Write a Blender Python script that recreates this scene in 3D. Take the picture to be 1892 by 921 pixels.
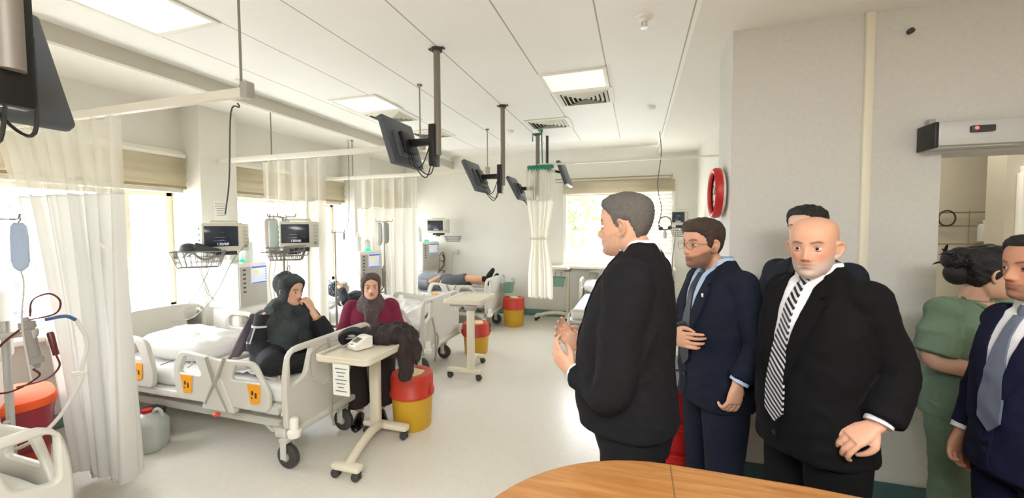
import bpy, bmesh, math, random
import numpy as np
from mathutils import Vector, Matrix, Euler, noise
from mathutils.bvhtree import BVHTree
PI = math.pi
random.seed(7)
scene = bpy.context.scene
for _o in list(bpy.data.objects): bpy.data.objects.remove(_o)
# ------------------------------------------------------------ camera, world, exposure
cam_d = bpy.data.cameras.new('camera'); cam = bpy.data.objects.new('camera', cam_d)
scene.collection.objects.link(cam); scene.camera = cam
CAM_H = 1.66
YAW, PITCH, ROLL, FPX = .30207, .043816, -.0046, 742.7
def _camrot():
    cy, sy = math.cos(YAW), math.sin(YAW)
    fwd = Vector((-sy, cy, 0)); right = Vector((cy, sy, 0)); up = Vector((0, 0, 1))
    f2 = fwd*math.cos(PITCH) - up*math.sin(PITCH); u2 = up*math.cos(PITCH) + fwd*math.sin(PITCH)
    r2 = right*math.cos(ROLL) + u2*math.sin(ROLL); u3 = u2*math.cos(ROLL) - right*math.sin(ROLL)
    return Matrix((r2, u3, -f2)).transposed()
cam.matrix_world = Matrix.Translation((0, 0, CAM_H)) @ _camrot().to_4x4()
cam_d.sensor_width = 36; cam_d.lens = 36*FPX/1892
cam_d.shift_y = -(460.5-454)/1892
cam_d.clip_start = .05
WORLD = 15.0
w = bpy.data.worlds.new('overcast_sky'); scene.world = w; w.use_nodes = True
bg = w.node_tree.nodes['Background']; bg.inputs[0].default_value = (.94, .98, 1.05, 1); bg.inputs[1].default_value = WORLD
scene.view_settings.view_transform = 'Standard'; scene.view_settings.look = 'None'
scene.view_settings.gamma = 1; scene.view_settings.use_curve_mapping = False
scene.view_settings.exposure = 0.42
scene.cycles.max_bounces = 10; scene.cycles.diffuse_bounces = 6; scene.cycles.transparent_max_bounces = 16
scene.cycles.sample_clamp_indirect = 6
def area_lamp(name, loc, rot, sx, sy, power, color=(1, 1, 1), portal=False):
    l = bpy.data.lights.new(name, 'AREA'); l.shape = 'RECTANGLE'; l.size = sx; l.size_y = sy; l.energy = power; l.color = color
    o = bpy.data.objects.new(name, l); scene.collection.objects.link(o); o.location = loc; o.rotation_euler = rot
    if portal: l.cycles.is_portal = True
    return o
# daylight portals at the three windows of the left wall and the one in the back wall
for yc, ww in ((2.05, 2.0), (4.45, 2.0), (6.5, 1.4)):
    area_lamp('daylight_portal', (-4.86, yc, 1.5), (0, -PI/2, 0), 1.5, ww, 1, portal=True)
area_lamp('daylight_portal', (-.35, 7.6, 1.65), (-PI/2, 0, 0), 1.9, 1.4, 1, portal=True)

# unseen fill lamps added to brighten the foreground and the ward beyond the doorway
area_lamp('fill_light', (.6, -1.2, 2.9), (0, 0, 0), 2.4, 1.6, 175, (1, 1, 1))
area_lamp('fill_light', (2.6, 4.3, 2.85), (0, 0, 0), 1.2, 1.2, 18, (1, .95, .86))
# ------------------------------------------------------------ materials
def lin(c): return tuple((x/12.92 if x <= .04045 else ((x+.055)/1.055)**2.4) for x in c)
MATS = {}
def M(name, col=(.8, .8, .8), rough=.6, metal=0., var=0., vscale=8., bump=0., bscale=60., trans=0., emit=0., spec=.5, attr=None, alpha=1., sheen=0.):
    if name in MATS: return MATS[name]
    m = bpy.data.materials.new(name); m.use_nodes = True; nt = m.node_tree; b = nt.nodes['Principled BSDF']
    c = lin(col)+(1,)
    b.inputs['Base Color'].default_value = c; b.inputs['Roughness'].default_value = rough; b.inputs['Metallic'].default_value = metal
    b.inputs['Specular IOR Level'].default_value = spec
    if sheen: b.inputs['Sheen Weight'].default_value = sheen
    tc = nt.nodes.new('ShaderNodeTexCoord')
    src = None
    if attr:
        a = nt.nodes.new('ShaderNodeAttribute'); a.attribute_name = attr; src = a.outputs['Color']
    if var:
        n = nt.nodes.new('ShaderNodeTexNoise'); n.inputs['Scale'].default_value = vscale; n.inputs['Detail'].default_value = 4
        nt.links.new(tc.outputs['Object'], n.inputs['Vector'])
        mr = nt.nodes.new('ShaderNodeMapRange'); mr.inputs['From Min'].default_value = .3; mr.inputs['From Max'].default_value = .7
        mr.inputs['To Min'].default_value = 1-var; mr.inputs['To Max'].default_value = 1+var
        nt.links.new(n.outputs['Fac'], mr.inputs['Value'])
        mx = nt.nodes.new('ShaderNodeMix'); mx.data_type = 'RGBA'; mx.blend_type = 'MULTIPLY'; mx.inputs[0].default_value = 1
        if src: nt.links.new(src, mx.inputs[6])
        else: mx.inputs[6].default_value = c
        nt.links.new(mr.outputs[0], mx.inputs[7]); src = mx.outputs[2]
    if src: nt.links.new(src, b.inputs['Base Color'])
    if bump:
        n2 = nt.nodes.new('ShaderNodeTexNoise'); n2.inputs['Scale'].default_value = bscale; n2.inputs['Detail'].default_value = 3
        nt.links.new(tc.outputs['Object'], n2.inputs['Vector'])
        bp = nt.nodes.new('ShaderNodeBump'); bp.inputs['Strength'].default_value = bump; bp.inputs['Distance'].default_value = .01
        nt.links.new(n2.outputs['Fac'], bp.inputs['Height']); nt.links.new(bp.outputs[0], b.inputs['Normal'])
    if emit: b.inputs['Emission Color'].default_value = c; b.inputs['Emission Strength'].default_value = emit
    if alpha < 1: b.inputs['Alpha'].default_value = alpha
    if trans:
        t = nt.nodes.new('ShaderNodeBsdfTranslucent'); mix = nt.nodes.new('ShaderNodeMixShader'); mix.inputs[0].default_value = trans
        if src: nt.links.new(src, t.inputs[0])
        else: t.inputs[0].default_value = c
        out = nt.nodes['Material Output']
        nt.links.new(b.outputs[0], mix.inputs[1]); nt.links.new(t.outputs[0], mix.inputs[2]); nt.links.new(mix.outputs[0], out.inputs[0])
    MATS[name] = m; return m
def M_glass(name, tint=(1, 1, 1), gl=.08):
    m = bpy.data.materials.new(name); m.use_nodes = True; nt = m.node_tree; nt.nodes.remove(nt.nodes['Principled BSDF'])
    t = nt.nodes.new('ShaderNodeBsdfTransparent'); t.inputs[0].default_value = tint+(1,)
    g = nt.nodes.new('ShaderNodeBsdfGlossy'); g.inputs['Roughness'].default_value = .02
    x = nt.nodes.new('ShaderNodeMixShader'); x.inputs[0].default_value = gl
    nt.links.new(t.outputs[0], x.inputs[1]); nt.links.new(g.outputs[0], x.inputs[2]); nt.links.new(x.outputs[0], nt.nodes['Material Output'].inputs[0])
    return m

# ------------------------------------------------------------ mesh helpers
def NB(): return bmesh.new()
def tf(bm, vs, mat):
    for v in vs: v.co = mat @ v.co
def box(bm, c, s, bev=0., rot=None, seg=2):
    r = bmesh.ops.create_cube(bm, size=1.)
    vs = r['verts']
    for v in vs: v.co = Vector((v.co.x*s[0], v.co.y*s[1], v.co.z*s[2]))
    if bev > 0:
        es = list({e for v in vs for e in v.link_edges})
        rr = bmesh.ops.bevel(bm, geom=es, offset=min(bev, min(s)*.49), segments=seg, affect='EDGES', profile=.5)
        vs = list({v for f in rr['faces'] for v in f.verts} | {v for v in vs if v.is_valid})
    m = Matrix.Translation(c)
    if rot is not None: m = m @ (Euler(rot).to_matrix().to_4x4() if not isinstance(rot, Matrix) else rot.to_4x4())
    tf(bm, vs, m); return vs
def catmull(pts, n):
    pts = [Vector(p) for p in pts]
    if len(pts) < 3 or n <= 1: return pts
    P = [pts[0]*2-pts[1]]+pts+[pts[-1]*2-pts[-2]]; out = []
    for i in range(1, len(P)-2):
        for k in range(n):
            t = k/n; a, b, c, d = P[i-1], P[i], P[i+1], P[i+2]
            out.append(.5*((2*b)+(c-a)*t+(2*a-5*b+4*c-d)*t*t+(3*b-a-3*c+d)*t**3))
    out.append(pts[-1]); return out
def crf(vals, n):
    v = [Vector((x, 0, 0)) for x in vals]; return [q.x for q in catmull(v, n)]
def rings(bm, rs, cap=True, closed=False):
    R = [[bm.verts.new(p) for p in r] for r in rs]; n = len(rs[0])
    for i in range(len(R)-(0 if closed else 1)):
        a, b = R[i], R[(i+1) % len(R)]
        for k in range(n):
            try: bm.faces.new((a[k], a[(k+1) % n], b[(k+1) % n], b[k]))
            except ValueError: pass
    if cap and not closed:
        bm.faces.new(R[0][::-1]); bm.faces.new(R[-1])
    return [v for r in R for v in r]
def tube(bm, pts, r, n=8, sm=1, cap=True, flat=None, dome=False):
    """swept tube; r number or list; sm = spline subdivisions; flat=(axis Vector, factor) squashes"""
    rad = r if isinstance(r, (list, tuple)) else [r]*len(pts)
    if sm > 1 and len(pts) > 2:
        rad = crf(rad, sm); pts = catmull(pts, sm)
    else: pts = [Vector(p) for p in pts]
    if dome:
        d0 = (pts[0]-pts[1]).normalized(); d1 = (pts[-1]-pts[-2]).normalized(); r0, r1 = rad[0], rad[-1]
        A = [(pts[0]+d0*r0*math.sin(t), r0*math.cos(t)) for t in (1.45, 1.0, .5)]
        B = [(pts[-1]+d1*r1*math.sin(t), r1*math.cos(t)) for t in (.5, 1.0, 1.45)]
        pts = [a[0] for a in A]+pts+[b[0] for b in B]; rad = [a[1] for a in A]+list(rad)+[b[1] for b in B]
    t0 = (pts[1]-pts[0]).normalized(); ref = Vector((0, 0, 1)) if abs(t0.z) < .9 else Vector((0, 1, 0))
    u = t0.cross(ref).normalized(); rs = []
    for i, p in enumerate(pts):
        t = (pts[min(i+1, len(pts)-1)]-pts[max(i-1, 0)])
        if t.length < 1e-9: t = t0.copy()
        t.normalize(); u = (u-t*u.dot(t)); u.normalize(); v = t.cross(u); q = rad[i]
        rs.append([p+(u*math.cos(a)+v*math.sin(a))*q for a in (2*PI*k/n for k in range(n))])
    return rings(bm, rs, cap)
def lathe(bm, prof, n=24, mat=None, cap=True):
    """prof list of (r,z) around z axis"""
    rs = [[Vector((r*math.cos(2*PI*k/n), r*math.sin(2*PI*k/n), z)) for k in range(n)] for r, z in prof]
    if mat is not None: rs = [[mat @ p for p in r] for r in rs]
    return rings(bm, rs, cap)
def ell(bm, c, s, n=16, m=10, rot=None):
    vs = bmesh.ops.create_uvsphere(bm, u_segments=n, v_segments=m, radius=1.)['verts']
    mt = Matrix.Translation(c) @ (Euler(rot).to_matrix().to_4x4() if rot is not None else Matrix()) @ Matrix.Diagonal((*s, 1))
    tf(bm, vs, mt); return vs
def plate(bm, outline, holes=(), th=.03, bev=.006, mat=None, res=2):
    """2D outline (x,y) with holes, thickness along z; mat places it"""
    cu = bpy.data.curves.new('tmp', 'CURVE'); cu.dimensions = '2D'; cu.fill_mode = 'BOTH'
    cu.extrude = max(th/2-bev, .0005); cu.bevel_depth = bev; cu.bevel_resolution = res; cu.offset = -bev
    for pl in [outline]+list(holes):
        s = cu.splines.new('POLY'); s.points.add(len(pl)-1); s.use_cyclic_u = True
        for p, q in zip(s.points, pl): p.co = (q[0], q[1], 0, 1)
    o = bpy.data.objects.new('tmp', cu); scene.collection.objects.link(o)
    dg = bpy.context.evaluated_depsgraph_get(); me = bpy.data.meshes.new_from_object(o.evaluated_get(dg))
    bpy.data.objects.remove(o); bpy.data.curves.remove(cu)
    old = set(bm.verts); bm.from_mesh(me); bpy.data.meshes.remove(me)
    vs = [v for v in bm.verts if v not in old]
    if mat is not None: tf(bm, vs, mat)
    return vs
def rpoly(pts, r, n=4):
    """round the corners of a polygon"""
    out = []; N = len(pts)
    for i in range(N):
        p = Vector(pts[i]); a = Vector(pts[i-1]); b = Vector(pts[(i+1) % N])
        rr = r[i] if isinstance(r, (list, tuple)) else r
        da = (a-p); db = (b-p); q = min(rr, da.length*.45, db.length*.45)
        s = p+da.normalized()*q; e = p+db.normalized()*q
        for k in range(n+1):
            t = k/n; out.append(tuple(s*(1-t)**2+p*2*t*(1-t)+e*t*t))
    return out
def grid(bm, f, nu, nv):
    V = [[bm.verts.new(f(i/nu, j/nv)) for j in range(nv+1)] for i in range(nu+1)]
    for i in range(nu):
        for j in range(nv): bm.faces.new((V[i][j], V[i+1][j], V[i+1][j+1], V[i][j+1]))
    return V
def obj(name, bm, mat, parent=None, smooth=40, solid=0., mw=None):
    if solid: 
        bmesh.ops.recalc_face_normals(bm, faces=bm.faces)
        bmesh.ops.solidify(bm, geom=list(bm.faces), thickness=solid)
    bmesh.ops.recalc_face_normals(bm, faces=bm.faces)
    me = bpy.data.meshes.new(name); bm.to_mesh(me); bm.free()
    return mobj(name, me, mat, parent, smooth)
def mobj(name, me, mat, parent=None, smooth=40):
    if mat is not None and not len(me.materials): me.materials.append(mat)
    if smooth:
        me.shade_smooth()
        if smooth < 180: me.set_sharp_from_angle(angle=math.radians(smooth))
    o = bpy.data.objects.new(name, me); scene.collection.objects.link(o)
    if parent is not None: o.parent = parent
    return o
def tag(o, label=None, cat=None, group=None, kind=None):
    if label: o['label'] = label
    if cat: o['category'] = cat
    if group: o['group'] = group
    if kind: o['kind'] = kind
    return o
def thing(name, label, cat, loc=(0, 0, 0), rz=0., group=None):
    o = bpy.data.objects.new(name, None); scene.collection.objects.link(o); o.location = loc; o.rotation_euler = (0, 0, rz)
    o.empty_display_size = .1
    return tag(o, label, cat, group)
def struct(name, bm, m, smooth=40): return tag(obj(name, bm, m, None, smooth), kind='structure')
def dup(o, loc=None, rz=None, label=None, parent=None, skip=()):
    c = o.copy(); scene.collection.objects.link(c)
    if parent is not None: c.parent = parent
    if loc is not None: c.location = loc
    if rz is not None: c.rotation_euler = (0, 0, rz)
    if label: c['label'] = label
    for ch in o.children:
        if ch.name.split('.')[0] in skip: continue
        dup(ch, parent=c)
    return c
def RX(a): return Matrix.Rotation(a, 4, 'X')
def RY(a): return Matrix.Rotation(a, 4, 'Y')
def RZ(a): return Matrix.Rotation(a, 4, 'Z')
def T(*p): return Matrix.Translation(p)
def text_bm(bm, s, size, mat, th=.0008):
    cu = bpy.data.curves.new('tmp', 'FONT'); cu.body = s; cu.size = size; cu.align_x = 'CENTER'; cu.align_y = 'CENTER'; cu.extrude = th
    o = bpy.data.objects.new('tmp', cu); scene.collection.objects.link(o)
    me = bpy.data.meshes.new_from_object(o.evaluated_get(bpy.context.evaluated_depsgraph_get())); bpy.data.objects.remove(o)
    old = set(bm.verts); bm.from_mesh(me); tf(bm, [v for v in bm.verts if v not in old], mat)
# ============================================================ SETTING
WALLC = (.88, .87, .835)
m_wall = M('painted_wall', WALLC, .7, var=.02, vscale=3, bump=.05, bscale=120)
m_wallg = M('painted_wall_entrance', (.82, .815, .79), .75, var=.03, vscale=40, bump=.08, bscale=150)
m_white = M('white_paint', (.93, .92, .88), .5)
m_frame = M('window_frame_plastic', (.90, .87, .78), .4)
m_teal = M('teal_baseboard', (.42, .55, .53), .5)
m_glass = M_glass('window_glass')
m_alum = M('aluminium', (.80, .80, .79), .35, .6)
m_dark = M('dark_metal', (.25, .25, .26), .45, .3)
m_black = M('black_plastic', (.06, .06, .065), .4)
# floor
m_floor = M('linoleum', (.85, .835, .79), .28, var=.03, vscale=25, bump=.02, bscale=8)
bm = NB(); box(bm, (-.2, 2.0, -.05), (9.6, 11.2, .1)); struct('floor', bm, m_floor)
# ceiling: tiles with seams
def ceil_mat():
    m = M('ceiling_tiles', (.965, .96, .945), .55, var=.012, vscale=2); nt = m.node_tree; b = nt.nodes['Principled BSDF']
    g = nt.nodes.new('ShaderNodeNewGeometry'); sp = nt.nodes.new('ShaderNodeSeparateXYZ'); nt.links.new(g.outputs['Position'], sp.inputs[0])
    prev = b.inputs['Base Color'].links[0].from_socket
    def ln(axis, off, pitch, width, col):
        nonlocal prev
        a = nt.nodes.new('ShaderNodeMath'); a.operation = 'ADD'; a.inputs[1].default_value = off; nt.links.new(sp.outputs[axis], a.inputs[0])
        d = nt.nodes.new('ShaderNodeMath'); d.operation = 'PINGPONG'; d.inputs[1].default_value = pitch/2; nt.links.new(a.outputs[0], d.inputs[0])
        l = nt.nodes.new('ShaderNodeMath'); l.operation = 'LESS_THAN'; l.inputs[1].default_value = width/2; nt.links.new(d.outputs[0], l.inputs[0])
        x = nt.nodes.new('ShaderNodeMix'); x.data_type = 'RGBA'; nt.links.new(l.outputs[0], x.inputs[0]); nt.links.new(prev, x.inputs[6])
        x.inputs[7].default_value = lin(col)+(1,); prev = x.outputs[2]
    ln(1, -2.39+.48*20, .48, .012, (.97, .965, .94)); ln(0, .25+.56*20, .56, .010, (.68, .65, .6))
    nt.links.new(prev, b.inputs['Base Color']); return m
m_ceil = ceil_mat(); m_ceilp = M('plaster_ceiling', (.93, .92, .89), .7)
bm = NB(); box(bm, (-1.58, 1.36, 3.0), (3.84, 9.46, .1)); struct('ceiling', bm, m_ceil)
bm = NB(); box(bm, (-3.52, 2.0, 2.90), (.05, 10.7, .13)); struct('trim_1', bm, M('fascia_paint', (.76, .74, .69), .6))
bm = NB(); box(bm, (-4.3, 2.0, 3.0), (1.55, 11.2, .1)); struct('ceiling_window_bay', bm, m_ceilp)
bm = NB(); box(bm, (2.46, 2.0, 2.98), (4.25, 11.2, .12)); struct('ceiling_entrance', bm, m_ceilp)
bm = NB(); box(bm, (-1.6, 6.75, 3.11), (4.0, 1.4, .1)); struct('ceiling_back', bm, m_ceilp)
# left wall with three window niches
WX = -4.62
m_wl = m_wall
NICH = [(.95, 3.06), (3.46, 5.45), (5.85, 7.2)]
bm = NB()
box(bm, (WX-.17, 2, .4), (.34, 11.2, .8)); box(bm, (WX-.17, 2, 2.55), (.34, 11.2, 1.0))
y0 = -3.4
for a, b in NICH+[(7.5, 7.6)]:
    if a > y0: box(bm, (WX-.17, (y0+a)/2, 1.43), (.34, a-y0, 1.27))
    y0 = b
struct('wall_left', bm, m_wl)
for i, (a, b) in enumerate([(3.06, 3.46), (5.45, 5.85)]):
    bm = NB(); box(bm, (WX+.135, (a+b)/2, 1.5), (.27, b-a, 3.0), .004); struct('wall_left_column', bm, m_wl)
def window(nm, a, b, z0, z1, along_y, pos, mull, handle=None):
    """frame + panes + sill; pos is the wall plane"""
    def P(u, d, z): return (pos-d, u, z) if along_y else (u, pos+d, z)
    def S(u, d, z): return (d, u, z) if along_y else (u, d, z)
    root = thing(nm, None, None); tag(root, kind='structure')
    bm = NB(); fw = .06
    for z in (z0+fw/2, z1-fw/2): box(bm, P((a+b)/2, .2, z), S(b-a, .08, fw), .006)
    for u in (a+fw/2, b-fw/2): box(bm, P(u, .2, (z0+z1)/2), S(fw, .08, z1-z0), .006)
    for u in mull: box(bm, P(u, .2, (z0+z1)/2), S(.11, .09, z1-z0), .006)
    tag(obj('window_frame', bm, m_frame, root), kind='structure')
    ed = [a]+list(mull)+[b]
    for u0, u1 in zip(ed[:-1], ed[1:]):
        bm = NB(); box(bm, P((u0+u1)/2, .2, (z0+z1)/2), S(u1-u0-.05, .006, z1-z0-.06)); tag(obj('pane', bm, m_glass, root), kind='structure')
    for u in mull:
        bm = NB(); box(bm, P(u, .13, (z0+z1)/2-.05), S(.025, .04, .05), .005); box(bm, P(u, .11, (z0+z1)/2-.1), S(.02, .02, .12), .006)
        tag(obj('window_handle', bm, m_white, root), kind='structure')
    bm = NB(); box(bm, P((a+b)/2, .04, z0-.02), S(b-a+.0, .40, .045), .01); tag(obj('window_sill', bm, m_white, root), kind='structure')
    return root
window('window_1', .95, 3.06, .82, 2.07, True, WX, [2.62])
window('window_2', 3.46, 5.45, .82, 2.07, True, WX, [5.0])
window('window_3', 5.85, 7.2, .82, 2.07, True, WX, [6.5])
# back wall with window
BY = 7.35
bm = NB()
for c, s in (((-2.95, BY+.1, 1.6), (3.3, .2, 3.2)), ((.95, BY+.1, 1.6), (.68, .2, 3.2)), ((-.345, BY+.1, .48), (1.91, .2, .96)), ((-.345, BY+.1, 2.75), (1.91, .2, .92))): box(bm, c, s)
struct('wall_back', bm, m_wall)
root = window('window_4', -1.3, .61, .98, 2.29, False, BY-.14, [-.28])
bm = NB()
for u in (-1.27, .58): box(bm, (u, BY-.01, 1.63), (.06, .04, 1.36), .006)
box(bm, (-.345, BY-.01, 2.29), (1.9, .04, .06), .006); tag(obj('window_casing', bm, m_white, root), kind='structure')
# side wall of the back bay, entrance wall and its return
bm = NB(); box(bm, (1.05, 5.3, 1.5), (.2, 4.1, 3.0)); struct('wall_side', bm, m_wall)
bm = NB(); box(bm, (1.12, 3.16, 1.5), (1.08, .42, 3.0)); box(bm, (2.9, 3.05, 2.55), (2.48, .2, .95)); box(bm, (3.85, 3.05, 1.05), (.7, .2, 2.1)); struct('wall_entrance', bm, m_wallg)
bm = NB(); box(bm, (1.30, 2.94, 1.47), (.045, .03, 2.9), .008); struct('trim_2', bm, M('cable_duct', (.90, .88, .80), .5))
bm = NB(); box(bm, (1.10, 2.935, .845), (1.05, .05, .15), .02); struct('trim_3', bm, M('bumper_rail', (.72, .74, .72), .5))
bm = NB(); box(bm, (1.12, 2.94, .05), (1.08, .025, .1), .004); box(bm, (.575, 3.16, .05), (.02, .42, .1)); struct('baseboard_entrance', bm, M('teal_skirting_dark', (.24, .36, .36), .5))
bm = NB(); box(bm, (-1.6, BY-.012, .06), (5.2, .024, .12), .004); struct('baseboard_back', bm, m_teal)
bm = NB(); box(bm, (.94, 5.3, .06), (.024, 4.1, .12), .004); struct('baseboard_side', bm, m_teal)
bm = NB(); box(bm, (WX+.012, 2., .06), (.024, 10.6, .12), .004); struct('baseboard_left', bm, m_teal)
# walls behind the camera and at the far right
bm = NB(); box(bm, (-.2, -3.5, 1.5), (9.6, .2, 3.0)); struct('wall_rear', bm, m_wallg)
bm = NB(); box(bm, (4.3, 2.0, 1.5), (.2, 11.2, 3.0)); struct('wall_right', bm, m_wallg)
# the ward beyond the sliding door
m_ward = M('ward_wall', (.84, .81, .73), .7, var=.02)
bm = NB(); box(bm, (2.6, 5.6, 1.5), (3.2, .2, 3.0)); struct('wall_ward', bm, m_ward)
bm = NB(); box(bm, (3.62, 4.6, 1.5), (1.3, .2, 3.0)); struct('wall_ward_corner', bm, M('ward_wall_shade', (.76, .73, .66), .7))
bm = NB(); box(bm, (3.07, 4.47, 1.05), (.07, .06, 2.1), .006); box(bm, (3.5, 4.47, 2.12), (.9, .06, .07), .006); struct('trim_4', bm, m_white)
bm = NB(); box(bm, (3.6, 4.48, 1.04), (.95, .04, 2.06), .004); struct('door_1', bm, M('plum_door', (.42, .33, .36), .5))
bm = NB(); box(bm, (1.72, 3.9, .5), (.08, .5, .95), .01); struct('wall_ward_panel', bm, m_white)
# ------------- outside
m_gnd = M('outside_ground', (.75, .75, .72), .9, var=.05)
bm = NB(); box(bm, (-8, 14, -.6), (60, 60, .1)); tag(struct('outside_ground', bm, m_gnd), kind='structure')
m_leaf = M('outside_leaves', (.42, .49, .31), .8, var=.3, vscale=5, trans=.1)
def tree(x, y, h, r, label):
    t = thing('garden_tree', label, 'tree', (x, y, -.55), 0, 'trees outside the back window')
    bm = NB(); tube(bm, [(0, 0, 0), (.05, 0, h*.5), (0, .05, h*.8)], [.14, .1, .06], 8); obj('trunk', bm, M('bark', (.4, .33, .25), .9), t)
    bm = NB(); rnd = random.Random(int(x*10+y))
    for k in range(420):
        a = rnd.uniform(0, 2*PI); u = rnd.uniform(-1, 1); q = rnd.random()**.4*r; s = math.sqrt(1-u*u)
        c = Vector((math.cos(a)*s*q, math.sin(a)*s*q, h*.7+u*q*1.0))
        e = Euler((rnd.uniform(0, 3), rnd.uniform(0, 3), rnd.uniform(0, 3))).to_matrix(); z = rnd.uniform(.14, .3)
        bm.faces.new([bm.verts.new(c+e @ Vector(p)*z) for p in ((-.6, -.3, 0), (.5, -.5, .1), (.7, .3, 0), (-.2, .6, .1))])
    obj('crown', bm, m_leaf, t, 0)
tree(-2.7, 14.5, 4.2, 1.7, 'leafy tree outside, at the left side of the back window'); tree(1.6, 16.5, 4.6, 1.9, 'leafy tree outside behind the grey-haired man')
bm = NB(); box(bm, (-1, 19, .3), (26, .3, 1.8)); tag(obj('garden_wall', bm, M('garden_wall_render', (.72, .72, .70), .9)), 'low pale wall outside beyond the trees', 'wall', kind='structure')
bm = NB()
for k in range(30): box(bm, (-9, .2+k*.28, 1.2), (.05, .05, 2.0))
for z in (.4, 2.0): box(bm, (-9, 4.3, z), (.036, 8.6, .06))
tag(obj('metal_fence', bm, M('fence_grey', (.30, .30, .31), .6)), 'grey railing fence seen outside through the window nearest the white curtain', 'fence')
# ============================================================ CEILING THINGS
m_machg0 = M('bracket_grey', (.62, .62, .60), .5)
m_panel = M('light_panel', (.98, .97, .93), .5, emit=.35)
def ceiling_light(x, y, sx, sy, label):
    t = thing('ceiling_light', label, 'ceiling light', (x, y, 2.95), 0, 'square ceiling light panels')
    bm = NB(); box(bm, (0, 0, -.004), (sx-.06, sy-.06, .008)); obj('diffuser', bm, m_panel, t)
    bm = NB()
    for a, b, c, d in ((0, sy/2-.015, sx, .03), (0, -sy/2+.015, sx, .03), (sx/2-.015, 0, .03, sy-.06), (-sx/2+.015, 0, .03, sy-.06)): box(bm, (a, b, -.007), (c, d, .014), .003)
    obj('light_frame', bm, m_white, t)
ceiling_light(-2.69, 3.59, .56, .48, 'white ceiling light panel next to the vent over the second bed')
ceiling_light(-.53, 3.59, .56, .48, 'white ceiling light panel beside the vent above the grey-haired man')
ceiling_light(-2.77, 1.67, .56, .48, 'large bright ceiling light panel near the overhead screen at the front')
m_vent = M('vent_white', (.90, .89, .84), .5); m_ventd = M('vent_shadow', (.12, .11, .10), .8)
def vent(x, y, s, sy, label):
    t = thing('ceiling_vent', label, 'vent', (x, y, 2.95), 0, 'square ceiling air diffusers')
    bm = NB(); box(bm, (0, 0, -.001), (s-.05, sy-.05, .002)); obj('vent_opening', bm, m_ventd, t)
    bm = NB()
    def ring(bm, a, b, z0, z1, wd):
        o = [(-a, -b, z0), (a, -b, z0), (a, b, z0), (-a, b, z0)]; i = [(-a+wd, -b+wd, z1), (a-wd, -b+wd, z1), (a-wd, b-wd, z1), (-a+wd, b-wd, z1)]
        ov = [bm.verts.new(p) for p in o]; iv = [bm.verts.new(p) for p in i]
        o2 = [bm.verts.new((p[0], p[1], p[2]-.003)) for p in o]; i2 = [bm.verts.new((p[0], p[1], p[2]-.003)) for p in i]
        for k in range(4):
            q = (k+1) % 4
            bm.faces.new((ov[k], ov[q], iv[q], iv[k])); bm.faces.new((o2[k], i2[k], i2[q], o2[q])); bm.faces.new((ov[k], o2[k], o2[q], ov[q])); bm.faces.new((iv[k], iv[q], i2[q], i2[k]))
    ring(bm, s/2, sy/2, -.004, -.012, .045); obj('vent_frame', bm, m_vent, t, 20)
    for k in range(5):
        bm = NB(); a = s/2-.055-k*.042; ring(bm, a, sy/2*a/(s/2), -.003, -.022, .022); obj('louver', bm, m_vent, t, 20)
vent(-2.71, 4.06, .54, .46, 'square ceiling vent beside the light panel over the second bed')
vent(-2.69, 4.96, .54, .46, 'square ceiling vent farther back behind the overhead screen post')
vent(-.50, 4.07, .54, .46, 'largest looking ceiling vent, next to a light panel near the entrance wall')
vent(-1.05, 4.94, .54, .46, 'square ceiling vent above the tied curtain')
def sprinkler(x, y, z, label):
    t = thing('ceiling_sprinkler', label, 'sprinkler', (x, y, z), 0)
    bm = NB(); lathe(bm, [(.001, 0), (.05, 0), (.045, -.012), (.02, -.016), (.018, -.03), (.001, -.03)]); obj('cover_plate', bm, m_white, t)
    bm = NB(); tube(bm, [(-.012, 0, -.03), (-.014, 0, -.05), (0, 0, -.065)], .004); tube(bm, [(.012, 0, -.03), (.014, 0, -.05), (0, 0, -.065)], .004); lathe(bm, [(.001, -.064), (.022, -.064), (.022, -.068), (.001, -.068)]); obj('sprinkler_head', bm, M('chrome', (.75, .74, .72), .25, .9), t)
sprinkler(.03, 2.65, 2.95, 'round metal sprinkler on the ceiling above the entrance side')
sprinkler(-3.30, 2.69, 2.95, 'small sprinkler on the ceiling beside the beam over the first bed')
def detector(x, y, z, label):
    bm = NB(); lathe(bm, [(.001, 0), (.05, 0), (.05, -.015), (.035, -.035), (.001, -.038)])
    o = obj('smoke_detector', bm, m_white); o.location = (x, y, z); tag(o, label, 'smoke detector')
detector(-1.62, 5.13, 2.95, 'round white smoke detector on the ceiling near the tied curtain'); detector(.13, 4.6, 2.95, 'pale smoke detector on the ceiling over the far window bay')
bm = NB(); lathe(bm, [(.001, .02), (.016, .02), (.014, -.008), (.001, -.01)], 12, RX(PI/2)); o = obj('wall_plug', bm, m_dark); o.location = (1.49, 2.945, 2.78); tag(o, 'tiny dark plug in the wall above the sliding door', 'wall plug')
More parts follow.
